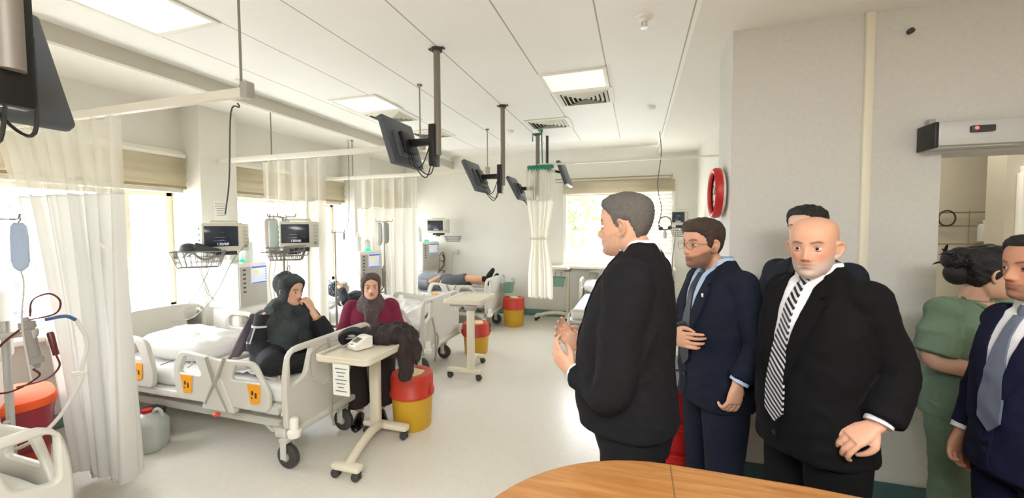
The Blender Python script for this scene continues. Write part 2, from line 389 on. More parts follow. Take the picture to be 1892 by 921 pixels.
# ============================================================ OVERHEAD SCREENS
m_tv = M('screen_grey', (.30, .32, .34), .45); m_tvf = M('screen_glass', (.05, .055, .06), .15); m_pole = M('pole_grey', (.50, .47, .43), .5, .2)
def tv(x, y, label, big=1., drop=.75, yaw=0., tilt=.35, plen=.0, dx=-.30, flip=1):
    t = thing('overhead_screen', label, 'television', (x, y, 2.95), yaw, 'overhead screens on ceiling posts')
    bm = NB(); box(bm, (0, 0, -.004), (.12, .03, .008)); lathe(bm, [(.001, 0), (.04, 0), (.04, -.02), (.001, -.02)], 16); obj('ceiling_plate', bm, m_dark, t)
    bm = NB(); tube(bm, [(0, 0, 0), (0, 0, -drop)], .024, 14); obj('post', bm, m_pole, t)
    bm = NB(); box(bm, (flip*-.03, 0, -drop+.07), (.05, .09, .30), .008); obj('bracket', bm, m_black, t)
    bm = NB(); box(bm, (flip*-.14, 0, -drop+.10), (.20, .05, .05), .006); box(bm, (flip*(dx+.06), 0, -drop+.10), (.03, .16, .16), .005, (0, flip*tilt, 0)); obj('arm', bm, m_black, t)
    bm = NB(); R = Matrix.Translation((flip*dx, 0, -drop+.10)) @ RY(flip*tilt)
    vs = box(bm, (0, 0, 0), (.045, .40*big, .36*big), .01); box(bm, (flip*.03, 0, -.03), (.03, .26*big, .2*big), .01)
    tf(bm, list(bm.verts), R); s = obj('screen_case', bm, m_tv, t)
    bm = NB(); box(bm, (flip*-.024, 0, 0), (.004, .37*big, .33*big)); tf(bm, list(bm.verts), R); obj('display', bm, m_tvf, s)
    for k, (a, b) in enumerate(((.05, .10), (-.04, .06), (.01, .13))):
        bm = NB(); tube(bm, [(flip*-.03, a, -drop+.10), (flip*-.10, a*1.5, -drop-.02-b), (flip*-.2, a, -drop-.06), (flip*(dx+.06), a*.5, -drop+.08)], .0045, 6, 8); obj('cable', bm, m_black, t)
    return t
tv(-1.385, .56, 'dark overhead screen partly cut off, hanging at the near corner above the white curtain', 1.05, .92, tilt=-.42)
tv(-1.385, 2.65, 'largest fully visible overhead screen on a ceiling post, above the seated women', 1.0, .76, tilt=-.30)
tv(-1.365, 4.07, 'smaller overhead screen on a post above the second overbed table', 1.0, .84, tilt=-.45)
tv(-1.33, 5.47, 'farthest overhead screen, half hidden by the tied curtain', 1.0, .84, tilt=-.5)
# screen seen edge-on past the tied curtain
t = thing('overhead_screen', 'dark screen seen edge-on past the top of the tied curtain', 'television', (-1.22, 5.6, 2.95), 0, 'overhead screens on ceiling posts')
bm = NB(); tube(bm, [(0, 0, 0), (0, 0, -.5)], .02, 12); obj('post', bm, m_dark, t)
bm = NB(); box(bm, (.25, 0, -.55), (.05, .5, .34), .01, (0, -.35, 0)); obj('screen_case', bm, m_tv, t)
bm = NB(); tube(bm, [(0, 0, -.48), (.12, 0, -.5), (.24, 0, -.53)], .018, 10); obj('arm', bm, m_black, t)
# ============================================================ CURTAIN RAILS, RODS
m_rail = M('rail_white', (.90, .88, .83), .4)
RAILS = []
def rail(y, z, x0, x1, label, rods, hgt=.05):
    t = thing('curtain_rail', label, 'curtain rail', (x0, y, z), 0, 'ceiling hung curtain rails')
    bm = NB(); box(bm, ((x1-x0)/2, 0, 0), (x1-x0, .035, hgt), .004); obj('rail_track', bm, m_rail, t)
    for xe in (x1,):
        bm = NB(); box(bm, (xe-x0, 0, .01), (.05, .05, .085), .006); obj('end_clamp', bm, M('clamp_grey', (.66, .64, .60), .5), t)
    for xr in rods:
        bm = NB(); tube(bm, [(xr-x0, 0, 0), (xr-x0, 0, 2.95-z)], .0065, 8); lathe(bm, [(.001, 2.95-z), (.025, 2.95-z), (.02, 2.935-z), (.001, 2.93-z)], 12, T(xr-x0, 0, 0)); obj('hanger_rod', bm, M('rod_grey', (.56, .54, .50), .4, .4), t)
    RAILS.append(t)
rail(1.65, 2.385, WX, -1.98, 'white curtain rail nearest the front, carrying the widest white curtain', [-2.02])
rail(3.26, 2.40, WX, -1.86, 'white curtain rail between the first and second beds', [-3.61, -1.88])
rail(4.97, 2.405, WX, -1.88, 'white curtain rail behind the second bed', [-3.99, -1.88])
rail(5.21, 2.49, -1.26, .955, 'thin curtain rail across the far window bay above the far bed', [-1.24], .022)
bm = NB(); tube(bm, [(0, 0, .0), (0, .01, -.02), (-.05, 0, -.05), (-.08, 0, -.42), (-.12, 0, -.62)], .004, 6, 6); o = obj('hanging_cord', bm, m_dark, RAILS[0]); o.location = (-2.14-WX, .07, -.02); o['label'] = 'thin dark hanging cord'
bm = NB(); tube(bm, [(0, 0, 0), (.02, 0, -.3), (-.02, 0, -.7), (.03, 0, -1.0), (0, .1, -1.25)], .005, 6, 6); o = obj('ceiling_pull', bm, m_dark); o.location = (.27, 5.65, 2.91); tag(o, 'thin pull cord hanging from the ceiling before the wide far window', 'cord')
bm = NB(); tube(bm, [(0, 0, 0), (0, 0, -.6), (-.02, 0, -1.1), (-.1, .02, -1.35), (-.3, .05, -1.5)], .004, 6, 6); o = obj('hanging_cord', bm, m_dark, RAILS[2]); o.location = (-3.96-WX, -.12, .53)
# ============================================================ CURTAINS
m_curt = M('curtain_white', (.97, .97, .96), .85, trans=.55); m_curty = M('curtain_cream', (.97, .96, .925), .85, trans=.6)
def net_mat():
    m = bpy.data.materials.new('curtain_net'); m.use_nodes = True; nt = m.node_tree; b = nt.nodes['Principled BSDF']
    b.inputs['Base Color'].default_value = lin((.93, .92, .87))+(1,); b.inputs['Roughness'].default_value = .9; b.inputs['Alpha'].default_value = .5
    return m
m_net = net_mat()
def curtain(x0, x1, y, ztop, zbot, folds, label, mat, amp=.045, net=.42, tie=None, seed=1, narrow=1., anchor=False):
    t = thing('privacy_curtain', label, 'curtain', ((x0+x1)/2, y, 0), 0, 'privacy curtains on ceiling rails')
    rnd = random.Random(seed); ph = [rnd.uniform(-.6, .6) for _ in range(folds*2+3)]; W = x1-x0
    def f(u, z):
        s = u*folds*2*PI; k = int(u*folds*2); p = ph[k]*(1-(u*folds*2-k))+ph[k+1]*(u*folds*2-k)
        h = (ztop-z)/(ztop-zbot); a = amp*(.55+.6*h)
        d = a*math.sin(s+p)+a*.35*math.sin(2.3*s+4*p); x = (u-.5)*W*(1-(1-narrow)*h) if not anchor else W/2-(1-u)*W*(1-(1-narrow)*h**.8); x += .012*math.sin(s*1.7+p*3)
        if tie:
            zt, f0 = tie; g = math.exp(-((z-zt)/.33)**2)*(1-f0); x *= 1-g; d *= 1-.3*g
            x += -.02*g
        return Vector((x, d, z+.006*math.sin(s*2)))
    nu = folds*12; zn = ztop-net
    bm = NB(); grid(bm, lambda u, v: f(u, ztop+(zn-ztop)*v), nu, 6); obj('net_top', bm, m_net, t, 180)
    bm = NB(); grid(bm, lambda u, v: f(u, zn+(zbot-zn)*v), nu, 26); fb = obj('curtain_fabric', bm, mat, t, 180)
    bm = NB(); tube(bm, [f(u/nu, zn) for u in range(nu+1)], .004, 5); obj('net_seam', bm, mat, fb, 180); bm = NB(); tube(bm, [f(u/nu, zbot+.005) for u in range(nu+1)], .004, 5); obj('hem', bm, mat, fb, 180)
    for k in range(folds+1):
        bm = NB(); p = f(k/folds, ztop); tube(bm, [p+Vector((0, 0, -.01)), Vector((p.x, p.y*.5, ztop+.02)), Vector((p.x, 0, ztop+.04))], .004, 5, 3); obj('curtain_hook', bm, m_rail, t)
    if tie:
        zt = tie[0]; bm = NB(); tube(bm, [(math.cos(a)*W/2*tie[1]*1.05-.02, math.sin(a)*amp*1.3, zt+.01*math.sin(a)) for a in [2*PI*k/20 for k in range(21)]], .010, 6); obj('tie_band', bm, mat, t)
    return t
curtain(-4.28, -2.99, 1.65, 2.345, .10, 8, 'wide white privacy curtain hanging nearest the front beside the red bin', m_curt, .06, .46, seed=3, narrow=.40, anchor=True)
curtain(-3.76, -2.94, 3.27, 2.36, .45, 5, 'cream privacy curtain between the first bed and the second bed', m_curty, .042, .42, seed=5)
curtain(-3.90, -2.93, 4.98, 2.37, .42, 6, 'cream privacy curtain beyond the second bed, before the far corner', m_curty, .042, .42, seed=8)
c4 = curtain(-1.42, -1.04, 5.21, 2.44, .72, 5, 'narrow cream curtain tied at its middle, hanging before the far wall', m_curty, .05, .42, tie=(1.52, .62), seed=11, narrow=.86)
bm = NB(); box(bm, (0, 0, 0), (.34, .10, .045), .008)
for k in range(9): tube(bm, [(-.15+k*.0375, -.05, -.015), (-.15+k*.0375, -.055, -.05)], .006, 5)
o = obj('curtain_gatherer', bm, M('teal_plastic', (.10, .50, .42), .4)); o.location = (-1.22, 5.19, 2.455); tag(o, 'teal plastic gatherer holding the tied curtain at its top', 'curtain holder')
bm = NB(); tube(bm, [(0, 0, 0), (0, 0, -.1), (.01, 0, -.45)], .008, 6); box(bm, (0, 0, -.02), (.03, .03, .06), .004); tube(bm, [(-.12, 0, -.16), (-.12, 0, -.06), (0, 0, -.06)], .008, 6); o = obj('hanging_strap', bm, M('teal_plastic')); o.location = (-1.2, 5.17, 2.95); tag(o, 'teal strap hanging from the ceiling over the tied curtain', 'strap')
# ============================================================ BLINDS
m_blind = M('blind_cream', (.93, .90, .82), .7, trans=.55)
def blind(y0, y1, label):
    t = thing('roller_blind', label, 'window blind', (WX+.06, (y0+y1)/2, 2.42), 0, 'roller blinds over the left windows')
    W = y1-y0-.04
    bm = NB(); tube(bm, [(0, -W/2, 0), (0, W/2, 0)], .036, 14); box(bm, (-.02, 0, .02), (.05, W, .07), .006); obj('cassette', bm, m_white, t)
    bm = NB()
    grid(bm, lambda u, v: Vector((.028+.008*math.sin(v*PI*6), (u-.5)*W, -.02-v*.30)), 1, 24); obj('blind_fabric', bm, m_blind, t, 180, .003)
    bm = NB(); box(bm, (.028, 0, -.325), (.018, W, .03), .005); obj('bottom_bar', bm, M('blind_bar', (.62, .55, .42), .5), t)
blind(.95, 3.06, 'cream roller blind rolled up on the window behind the white curtain'); blind(3.46, 5.45, 'cream roller blind rolled up on the middle window'); blind(5.85, 7.2, 'cream roller blind rolled up on the window by the far corner')
t = thing('slatted_blind', 'white slatted blind over the wide far window, lowered on one side', 'window blind', (-.35, BY-.06, 2.53))
bm = NB(); tube(bm, [(-1.08, -.03, 0), (.90, -.03, 0)], .012, 8); tube(bm, [(-1.08, -.03, -.05), (.9, -.03, -.05)], .009, 8); box(bm, (.9, -.01, 0), (.02, .05, .05)); obj('blind_rod', bm, M('brass_rod', (.66, .60, .48), .4, .3), t)
for k in range(17):
    bm = NB(); box(bm, (.66, .03, -.26-k*.066), (.52, .004, .060), 0, (.5, 0, 0)); obj('slat', bm, m_white, t)
bm = NB(); grid(bm, lambda u, v: Vector((-.95+u*1.9, .01+.006*math.sin(v*14), -.06-v*.2)), 1, 14); obj('blind_fabric', bm, m_blind, t, 180, .003)
# ============================================================ SLIDING DOOR OPERATOR, CLOCK, NOTICES
t = thing('sliding_door_operator', 'long grey sliding door operator box with a red light above the doorway', 'door operator', (1.52, 2.87, 2.1), 0)
bm = NB(); box(bm, (1.02, .0, .06), (1.96, .14, .13), .008); obj('housing', bm, M('operator_grey', (.76, .76, .75), .4, .2), t)
bm = NB(); box(bm, (.03, .0, .055), (.018, .15, .14), .004); obj('end_cap', bm, m_black, t)
bm = NB(); box(bm, (1.0, .02, -.006), (1.9, .10, .012), .003); obj('track', bm, m_alum, t)
bm = NB(); box(bm, (.22, -.075, .075), (.10, .02, .035), .005); s = obj('sensor', bm, m_dark, t)
bm = NB(); ell(bm, (.19, -.087, .078), (.009, .005, .009), 10, 8); obj('indicator_light', bm, M('red_led', (1., .25, .25), .4, emit=3), s)
bm = NB(); box(bm, (.42, -.06, -.016), (.02, .02, .012), .003); obj('latch', bm, m_white, t)
bm = NB(); box(bm, (.07, .05, .145), (.03, .03, .04), .004); obj('bracket', bm, m_machg0, t)
m_red = M('red_plastic', (.72, .12, .10), .4)
t = thing('wall_clock', 'round wall clock with a red rim beside the entrance wall corner', 'clock', (.55, 3.17, 1.90), 0)
t.rotation_euler = (0, 0, 0)
bm = NB(); lathe(bm, [(.145, .0), (.175, .0), (.178, .03), (.165, .05), (.145, .045), (.14, .03)], 40, RY(-PI/2), cap=False); obj('rim', bm, m_red, t)
bm = NB(); lathe(bm, [(.001, -.02), (.15, -.02), (.15, .015), (.001, .018)], 40, RY(-PI/2)); f = obj('dial', bm, m_white, t)
bm = NB(); box(bm, (-.022, .02, .03), (.003, .012, .09), 0, (.6, 0, 0)); box(bm, (-.022, -.03, .03), (.003, .008, .12), 0, (-.8, 0, 0)); obj('hands', bm, m_black, f)
for k in range(12):
    a = k*PI/6; bm = NB(); box(bm, (-.020, math.sin(a)*.115, math.cos(a)*.115), (.003, .008, .022), 0, (-a, 0, 0)); obj('hour_mark', bm, m_black, f)
bm = NB(); box(bm, (.012, 0, -.02), (.035, .1, .2), .006); obj('mount', bm, m_dark, t)
def paper(loc, rz, w, h, label, lines=6, parent=None):
    t = thing('paper_notice', label, 'notice', loc, rz)
    bm = NB(); box(bm, (0, 0, 0), (w, .002, h)); obj('sheet', bm, M('paper', (.90, .90, .86), .8), t)
    bm = NB(); rnd = random.Random(int(w*1000))
    for k in range(lines): l = w*rnd.uniform(.45, .8); box(bm, (0, -.0016, h*.38-k*h*.75/lines), (l, .001, h*.028))
    obj('printed_lines', bm, M('ink_grey', (.45, .47, .5), .8), t); return t
paper((-4.347, 3.26, 1.86), PI/2, .17, .20, 'white paper notice taped to the window column above the first monitor')
# ============================================================ BEDS
m_bed = M('bed_plastic', (.80, .79, .75), .42); m_bedf = M('bed_frame_paint', (.80, .80, .76), .4, .1); m_bedd = M('bed_trim_grey', (.62, .60, .56), .5)
m_sheet = M('white_sheet', (.86, .855, .84), .85, bump=.5, bscale=9); m_rub = M('rubber_dark', (.25, .24, .23), .7); m_org = M('orange_sticker', (.93, .62, .10), .5)
def caster(parent, x, y, r=.085, rot=0.):
    bm = NB(); tube(bm, [(x, y, .28), (x, y, 2*r+.03)], .02, 10); f = None
    for s in (-1, 1): box(bm, (x+.02, y+s*.034, r+.05), (.05, .008, .13), .003)
    box(bm, (x+.02, y, 2*r+.03), (.07, .08, .03), .008); f = obj('caster', bm, m_bedf, parent)
    bm = NB(); lathe(bm, [(.001, -.022), (r*.8, -.024), (r, -.014), (r, .014), (r*.8, .024), (.001, .022)], 24, T(x+.03, y, r) @ RX(PI/2)); wl = obj('wheel', bm, m_rub, f)
    bm = NB(); lathe(bm, [(.001, -.03), (.03, -.03), (.03, .03), (.001, .03)], 14, T(x+.03, y, r) @ RX(PI/2)); obj('wheel_hub', bm, m_bedd, f)
def make_bed(label, loc, rz):
    t = thing('hospital_bed', label, 'hospital bed', loc, rz, 'adjustable hospital beds')
    bm = NB()
    for s in (-1, 1): box(bm, (.0, s*.30, .24), (1.75, .05, .06), .006)
    for x in (-.86, .86): box(bm, (x, 0, .24), (.06, .74, .06), .006)
    for x in (-.86, .92):
        for s in (-1, 1): box(bm, (x, s*.36, .245), (.08, .16, .07), .01)
    obj('base_frame', bm, m_bedf, t)
    bm = NB()
    for s in (-1, 1):
        tube(bm, [(.70, s*.28, .15), (.35, s*.28, .40)], .018, 8); tube(bm, [(.70, s*.28, .15), (.78, s*.28, .38)], .016, 8); tube(bm, [(-.70, s*.28, .22), (-.35, s*.28, .40)], .018, 8)
    box(bm, (.15, 0, .30), (.5, .22, .12), .02); box(bm, (-.5, -.25, .33), (.2, .12, .1), .01); obj('lift_mechanism', bm, m_bedf, t)
    bm = NB(); box(bm, (0, 0, .425), (1.98, .88, .035), .008)
    for s in (-1, 1): box(bm, (0, s*.45, .41), (1.9, .035, .05), .008)
    obj('mattress_deck', bm, m_bedf, t)
    bm = NB()
    def mt(u, v):
        x = -.98+u*1.94; y = (v-.5)
        return None
    box(bm, (-.02, 0, .505), (1.93, .86, .125), .04, seg=4); bmesh.ops.subdivide_edges(bm, edges=[e for e in bm.edges if e.calc_length() > .3], cuts=40, use_grid_fill=True)
    for v in bm.verts:
        if v.co.z > .52: v.co.z += .010*noise.noise(Vector((v.co.x*5, v.co.y*5, 1.)))+.006*noise.noise(Vector((v.co.x*14, v.co.y*9, 3.)))
        elif abs(v.co.y) > .4: v.co.y *= 1+.012*noise.noise(Vector((v.co.x*12, v.co.z*6, 5.)))
    obj('mattress', bm, m_sheet, t, 60)
    # end boards
    def board(x, top, foot):
        o = rpoly([(-.47, .28), (.47, .28), (.48, .62), (.44, top), (.22, top+.03 if not foot else top), (-.22, top+.03 if not foot else top), (-.44, top), (-.48, .62)], [.05, .05, .1, .1, .1, .1, .1, .1])
        hs = []
        for s in (-1, 1):
            q = [(s*.43, .58), (s*.43, top-.06), (s*.40, top-.04), (s*.24, top-.04), (s*.30, .62)]
            hs.append(rpoly(q, .03))
        b = NB(); plate(b, o, hs, .045, .012, T(x, 0, 0) @ RZ(PI/2) @ RX(PI/2)); return b
    f = obj('footboard', board(1.01, .845, True), m_bed, t)
    bm = NB(); box(bm, (1.04, 0, .27), (.05, .86, .05), .015); obj('footboard_rail', bm, m_bedf, f)
    for s in (-1, 1):
        bm = NB(); lathe(bm, [(.001, -.05), (.04, -.05), (.045, -.03), (.045, -.01), (.028, 0), (.028, .07), (.02, .08), (.001, .08)], 16, T(1.07, s*.45, .30)); obj('corner_bumper', bm, m_white, t)
    obj('headboard', board(-1.02, .90, False), m_bed, t)
    # side rails
    def sticker(parent, x, y, z, sgn):
        bm = NB(); plate(bm, rpoly([(-.06, .07), (.06, .07), (.05, -.06), (-.03, -.07)], .012), (), .004, .001, T(x, y, z) @ RX(PI/2)); s = obj('sticker', bm, m_org, parent)
        bm = NB(); ell(bm, (x-.012, y, z+.01), (.014, .004, .02), 10, 8); box(bm, (x+.018, y, z-.005), (.02, .0065, .04), .004); ell(bm, (x-.018, y, z-.025), (.008, .004, .01), 8, 6); obj('sticker_symbol', bm, M('ink_dark', (.25, .2, .12), .6), s)
    for s in (-1, 1):
        A = T(.17, s*.475, 0) @ RX(PI/2)
        o = rpoly([(-.16, .40), (.72, .40), (.74, .52), (.60, .745), (.34, .735), (.26, .73), (.0, .76), (-.13, .765), (-.20, .62)], [.05, .05, .08, .06, .05, .05, .05, .06, .08])
        h = [rpoly([(-.13, .60), (-.07, .725), (.03, .725), (.10, .60)], .025), rpoly([(.38, .60), (.42, .70), (.57, .705), (.66, .60)], .025)]
        bm = NB(); plate(bm, o, h, .032, .010, A); r = obj('side_rail', bm, m_bed, t)
        bm = NB(); tube(bm, [(.33, s*.492, .74), (.41, s*.50, .56), (.31, s*.492, .40)], .013, 8); tube(bm, [(.50, s*.492, .74), (.42, s*.50, .56), (.53, s*.492, .36)], .013, 8); obj('rail_strut', bm, m_bedd, r)
        bm = NB(); plate(bm, rpoly([(.20, .60), (.30, .60), (.42, .36), (.10, .36)], .02), (), .05, .008, A); obj('rail_hinge', bm, m_bed, r)
        sticker(r, .12, s*.494, .52, s); sticker(r, .77, s*.494, .52, s)
        o = rpoly([(-.92, .44), (-.42, .44), (-.40, .56), (-.48, .80), (-.60, .83), (-.84, .83), (-.92, .74)], [.05, .05, .08, .1, .06, .08, .08])
        h = [rpoly([(-.86, .67), (-.86, .76), (-.82, .785), (-.60, .785), (-.53, .66)], .03)]
        bm = NB(); plate(bm, o, h, .032, .010, A); r = obj('head_rail', bm, m_bed, t)
        sticker(r, -.41, s*.494, .56, s)
        bm = NB(); ell(bm, (.42, s*.50, .335), (.03, .02, .015), 10, 8); obj('release_knob', bm, M('red_knob', (.85, .25, .16), .4), t)
    for x in (-.86, .95):
        for y in (-.42, .13 if x > 0 else .42): caster(t, x, y)
    return t
bed1 = make_bed('nearest whole bed, with the woman in a dark headscarf sitting on it', (-3.28, 2.56, 0), 0)
bed2 = dup(bed1, (-3.32, 4.45, 0), 0, 'bed behind the woman in maroon, with a crumpled white blanket')
bed3 = dup(bed1, (-3.30, 6.40, 0), 0, 'bed in the far corner where a person lies in shorts')
bed4 = dup(bed1, (-.40, 6.20, 0), -PI/2, 'empty made bed under the wide far window', skip=('side_rail',))
for ch in bed4.children:
    if ch.name.startswith('footboard'): ch.location.z = -.24      # its footboard is let down
bed0 = dup(bed1, (-3.38, .59, 0), 0, 'bed cut off by the lower corner of the view, beside the red pedal bin')
bed5 = dup(bed1, (2.66, 4.10, 0), PI, 'bed glimpsed through the doorway behind the person in green')
bm = NB(); tube(bm, [(1.05, -.30, .62), (1.09, -.31, .45), (1.09, -.30, .18), (1.06, -.27, .10), (1.05, -.22, .16), (1.07, -.20, .34), (1.05, -.2, .42)], .012, 8, 8); obj('control_cable', bm, m_bedd, bed2)
bm = NB(); tube(bm, [(1.05, -.10, .83), (1.08, -.11, .55), (1.08, -.12, .3), (1.07, -.08, .15)], .009, 8, 8); obj('control_cable', bm, m_bedd, bed1)
def pillow(label, loc, rot, sx, sy, sz, seed=1, mat=None, sub=28):
    bm = NB(); rnd = random.Random(seed)
    bmesh.ops.create_uvsphere(bm, u_segments=48, v_segments=sub, radius=1)
    for v in bm.verts:
        x, y, z = v.co; r = math.hypot(x, y)
        if r > 1e-6:
            c, s = x/r, y/r; k = r**.75/(abs(c)**3.6+abs(s)**3.6)**(1/3.6); x, y = c*k, s*k
        zz = math.copysign(abs(z)**.75, z)
        n = Vector((x*3+seed, y*3, z)); 
        v.co = Vector((x*sx*(1+.03*noise.noise(n*1.3)), y*sy*(1+.03*noise.noise(n*1.1+Vector((5, 0, 0)))), zz*sz*(1+.25*noise.noise(n))+sz*.16*(abs(noise.noise(n*2.3))+.5*abs(noise.noise(n*5.1)))))
    o = obj('pillow', bm, mat or M('pillowcase', (.87, .865, .85), .85, bump=.6, bscale=11), None, 180); o.location = loc; o.rotation_euler = rot
    return tag(o, label, 'pillow', 'white pillows')
pillow('large white crumpled pillow on the nearest whole bed', (-3.72, 2.52, .655), (0, .10, .12), .36, .28, .105, 2)
pillow('white pillow under the head of the child-like figure lying on the second bed', (-4.02, 4.42, .64), (0, .35, .0), .24, .30, .08, 4)
pillow('white pillow on the empty bed under the wide far window', (-.60, 6.90, .66), (.2, 0, .1), .27, .20, .09, 6)
pillow('white pillow glimpsed through the doorway behind the dark-haired person in green', (2.28, 3.98, .70), (.3, .3, .2), .25, .2, .1, 9)
pillow('grey pillow under the person lying in shorts in the far corner', (-4.05, 6.35, .65), (0, .3, 0), .22, .3, .08, 12, M('grey_linen', (.45, .44, .44), .9))
def cloth(name, label, cat, f, nu, nv, mat, th=.006, loc=(0, 0, 0), group=None, parent=None):
    bm = NB(); grid(bm, f, nu, nv); o = obj(name, bm, mat, parent, 180, th); o.location = loc
    return tag(o, label, cat, group) if label else o
def blank(u, v):   # crumpled blanket over the second bed, with the shape of legs under it
    x = -3.75+u*1.33; y = 4.45+(v-.5)*1.0; e = (abs(v-.5)*2)
    z = .60+.13*math.exp(-((y-4.40)/.13)**2)*(1-.3*u)+.10*math.exp(-((y-4.62)/.12)**2)*(.6+.3*math.sin(u*5))
    z += .07*noise.noise(Vector((x*4, y*4, 0)))+.03*noise.noise(Vector((x*11, y*10, 2)))+.05*math.sin(PI*u)
    if e > .82: z -= (e-.82)*1.1
    return Vector((x, y, max(z, .50)))
cloth('blanket', 'crumpled white blanket covering the figure on the second bed', 'blanket', blank, 70, 50, m_sheet)
def sheetf(u, v):   # rumpled grey-white sheet by the sitting woman's legs
    x = -3.10+u*.62; y = 2.20+v*.55; z = .585+.035*noise.noise(Vector((x*7, y*7, 0)))+.02*noise.noise(Vector((x*17, y*15, 4)))+.02*math.sin(PI*u)
    return Vector((x, y, z))
cloth('folded_sheet', 'rumpled white sheet in front of the woman sitting on the nearest whole bed', 'sheet', sheetf, 40, 40, m_sheet)
bm = NB(); box(bm, (0, 0, 0), (.22, .16, .05), .02); o = obj('folded_towel', bm, M('blue_cloth', (.62, .70, .85), .9), None, 180); o.location = (2.32, 3.70, .62); o.rotation_euler = (0, 0, .3); tag(o, 'pale blue folded cloth on the bed glimpsed through the doorway', 'towel')
# bed head wall panels under the windows
t = thing('bedhead_rail', 'pale equipment rail on the wall behind the nearest whole bed', 'equipment rail', (-4.43, 2.45, .80))
bm = NB(); box(bm, (0, 0, 0), (.09, 1.1, .12), .015); obj('rail_body', bm, m_bed, t)
bm = NB(); box(bm, (.047, .0, .02), (.006, .16, .05), .002); obj('socket_plate', bm, M('socket_green', (.25, .60, .50), .5), t)
bm = NB(); box(bm, (.03, .3, .075), (.06, .5, .03), .008); obj('rail_cap', bm, m_white, t)
# ============================================================ OVERBED TABLES
m_tab = M('table_cream', (.86, .83, .75), .4)
def overbed(label, loc, rz, h, cut=.0):
    """column at origin; top and base arm extend along +y"""
    t = thing('overbed_table', label, 'overbed table', loc, rz, 'rolling overbed tables')
    bm = NB(); plate(bm, rpoly([(-.22, -.03), (.22, -.03), (.22, .53), (-.22, .53)], .06), (), .035, .010, T(0, 0, h)); tp = obj('tabletop', bm, m_tab, t)
    bm = NB(); plate(bm, rpoly([(-.22, -.03), (.22, -.03), (.22, .53), (-.22, .53)], .06), [rpoly([(-.195, -.005), (.195, -.005), (.195, .505), (-.195, .505)], .045)], .02, .004, T(0, 0, h+.02)); obj('raised_rim', bm, m_tab, tp)
    bm = NB(); box(bm, (.10, .02, h/2+.02), (.085, .05, h-.08), .012); obj('column', bm, m_tab, t)
    bm = NB(); box(bm, (.10, .02, h-.05), (.12, .10, .06), .015); tube(bm, [(.10, .06, h-.05), (.06, .3, h-.03)], .014, 8); tube(bm, [(.06, .03, h-.045), (-.16, .05, h-.045)], .008, 8); obj('height_lever', bm, m_bedd, t)
    bm = NB(); box(bm, (.02, .0, .095), (.40, .075, .05), .02)
    tube(bm, [(.06, .02, .10), (.02, .18, .135), (-.02, .36, .125), (-.06, .54, .085)], [.034, .034, .032, .030], 10, 6); box(bm, (-.06, .55, .085), (.22, .07, .045), .018); obj('base', bm, m_tab, t)
    for x, y in ((-.15, 0), (.19, 0), (-.14, .55), (.02, .55)):
        bm = NB(); tube(bm, [(x, y, .085), (x, y, .05)], .012, 8); box(bm, (x, y, .055), (.04, .045, .02), .005); c = obj('caster', bm, m_dark, t)
        bm = NB()
        for s in (-1, 1): lathe(bm, [(.001, -.009), (.026, -.009), (.03, -.004), (.03, .004), (.026, .009), (.001, .009)], 16, T(x+.01, y+s*.013, .03) @ RX(PI/2))
        obj('wheel', bm, m_rub, c)
    return t
tb1 = overbed('overbed table with a blood pressure monitor on it, at the foot of the nearest bed', (-1.88, 2.70, 0), PI, .775)
tb2 = overbed('empty overbed table standing by the second bed, in front of a yellow bin', (-1.83, 4.00, 0), 0, .845)
tb3 = overbed('overbed table against the far wall beside the tied curtain', (-1.16, 7.05, 0), PI/2, .95)
# blood pressure monitor, cuff, jacket on table 1
t = thing('blood_pressure_monitor', 'white blood pressure monitor on the near overbed table', 'blood pressure monitor', (-1.90, 2.40, .80), -.35)
bm = NB(); plate(bm, rpoly([(-.075, 0), (.06, 0), (.075, .035), (-.03, .085), (-.075, .085)], .012), (), .11, .008, RZ(-PI/2) @ RX(PI/2) @ T(0, 0, 0)); obj('monitor_body', bm, M('bp_white', (.92, .91, .88), .35), t)
bm = NB(); R = T(0, 0, 0) @ RZ(-PI/2) @ RX(PI/2)
box(bm, (0, 0, 0), (.066, .003, .052), .001); tf(bm, list(bm.verts), T(0, -.018, .063) @ RX(-1.14) ); d = obj('display', bm, M('lcd_grey', (.55, .56, .53), .2), t)
bm = NB(); 
for k in range(3): box(bm, (0.0, -.003, -.015+.015*k), (.04, .002, .008))
tf(bm, list(bm.verts), T(0, -.018, .063) @ RX(-1.14)); obj('digits', bm, M('lcd_dark', (.25, .26, .25), .4), d)
bm = NB(); ell(bm, (0, -.058, .041), (.018, .010, .006), 14, 8); obj('start_button', bm, m_bedd, t)
bm = NB(); lathe(bm, [(.045, -.085), (.075, -.08), (.085, 0), (.075, .08), (.045, .085), (.03, .05), (.03, -.05)], 26, Matrix.Diagonal((1, 1, .9, 1)) @ T(0, 0, .0), cap=False)
tf(bm, list(bm.verts), T(0, 0, .062) @ RZ(.6) @ RX(PI/2) @ Matrix.Diagonal((1.15, .72, 1, 1)))
for v in bm.verts: v.co += Vector((0, 0, .006*noise.noise(v.co*15)))
o = obj('arm_cuff', bm, M('cuff_black', (.07, .075, .085), .9, bump=.2, bscale=80), None, 60); o.location = (-2.03, 2.48, .795); tag(o, 'rolled black arm cuff lying beside the blood pressure monitor', 'cuff')
bm = NB(); tube(bm, [(-.03, .06, .05), (-.13, -.03, .05), (-.17, -.17, .02), (-.18, -.21, -.04), (-.16, -.22, -.16), (-.08, -.21, -.2), (-.02, -.22, -.17)], .006, 6, 8); tube(bm, [(.06, .04, .05), (-.02, -.1, .03), (-.06, -.2, .015), (-.065, -.215, -.03)], .006, 6, 8)
o = obj('air_hose', bm, m_bedd, None); o.location = (-1.96, 2.40, .80); tag(o, 'grey air hose hanging off the near overbed table', 'hose')
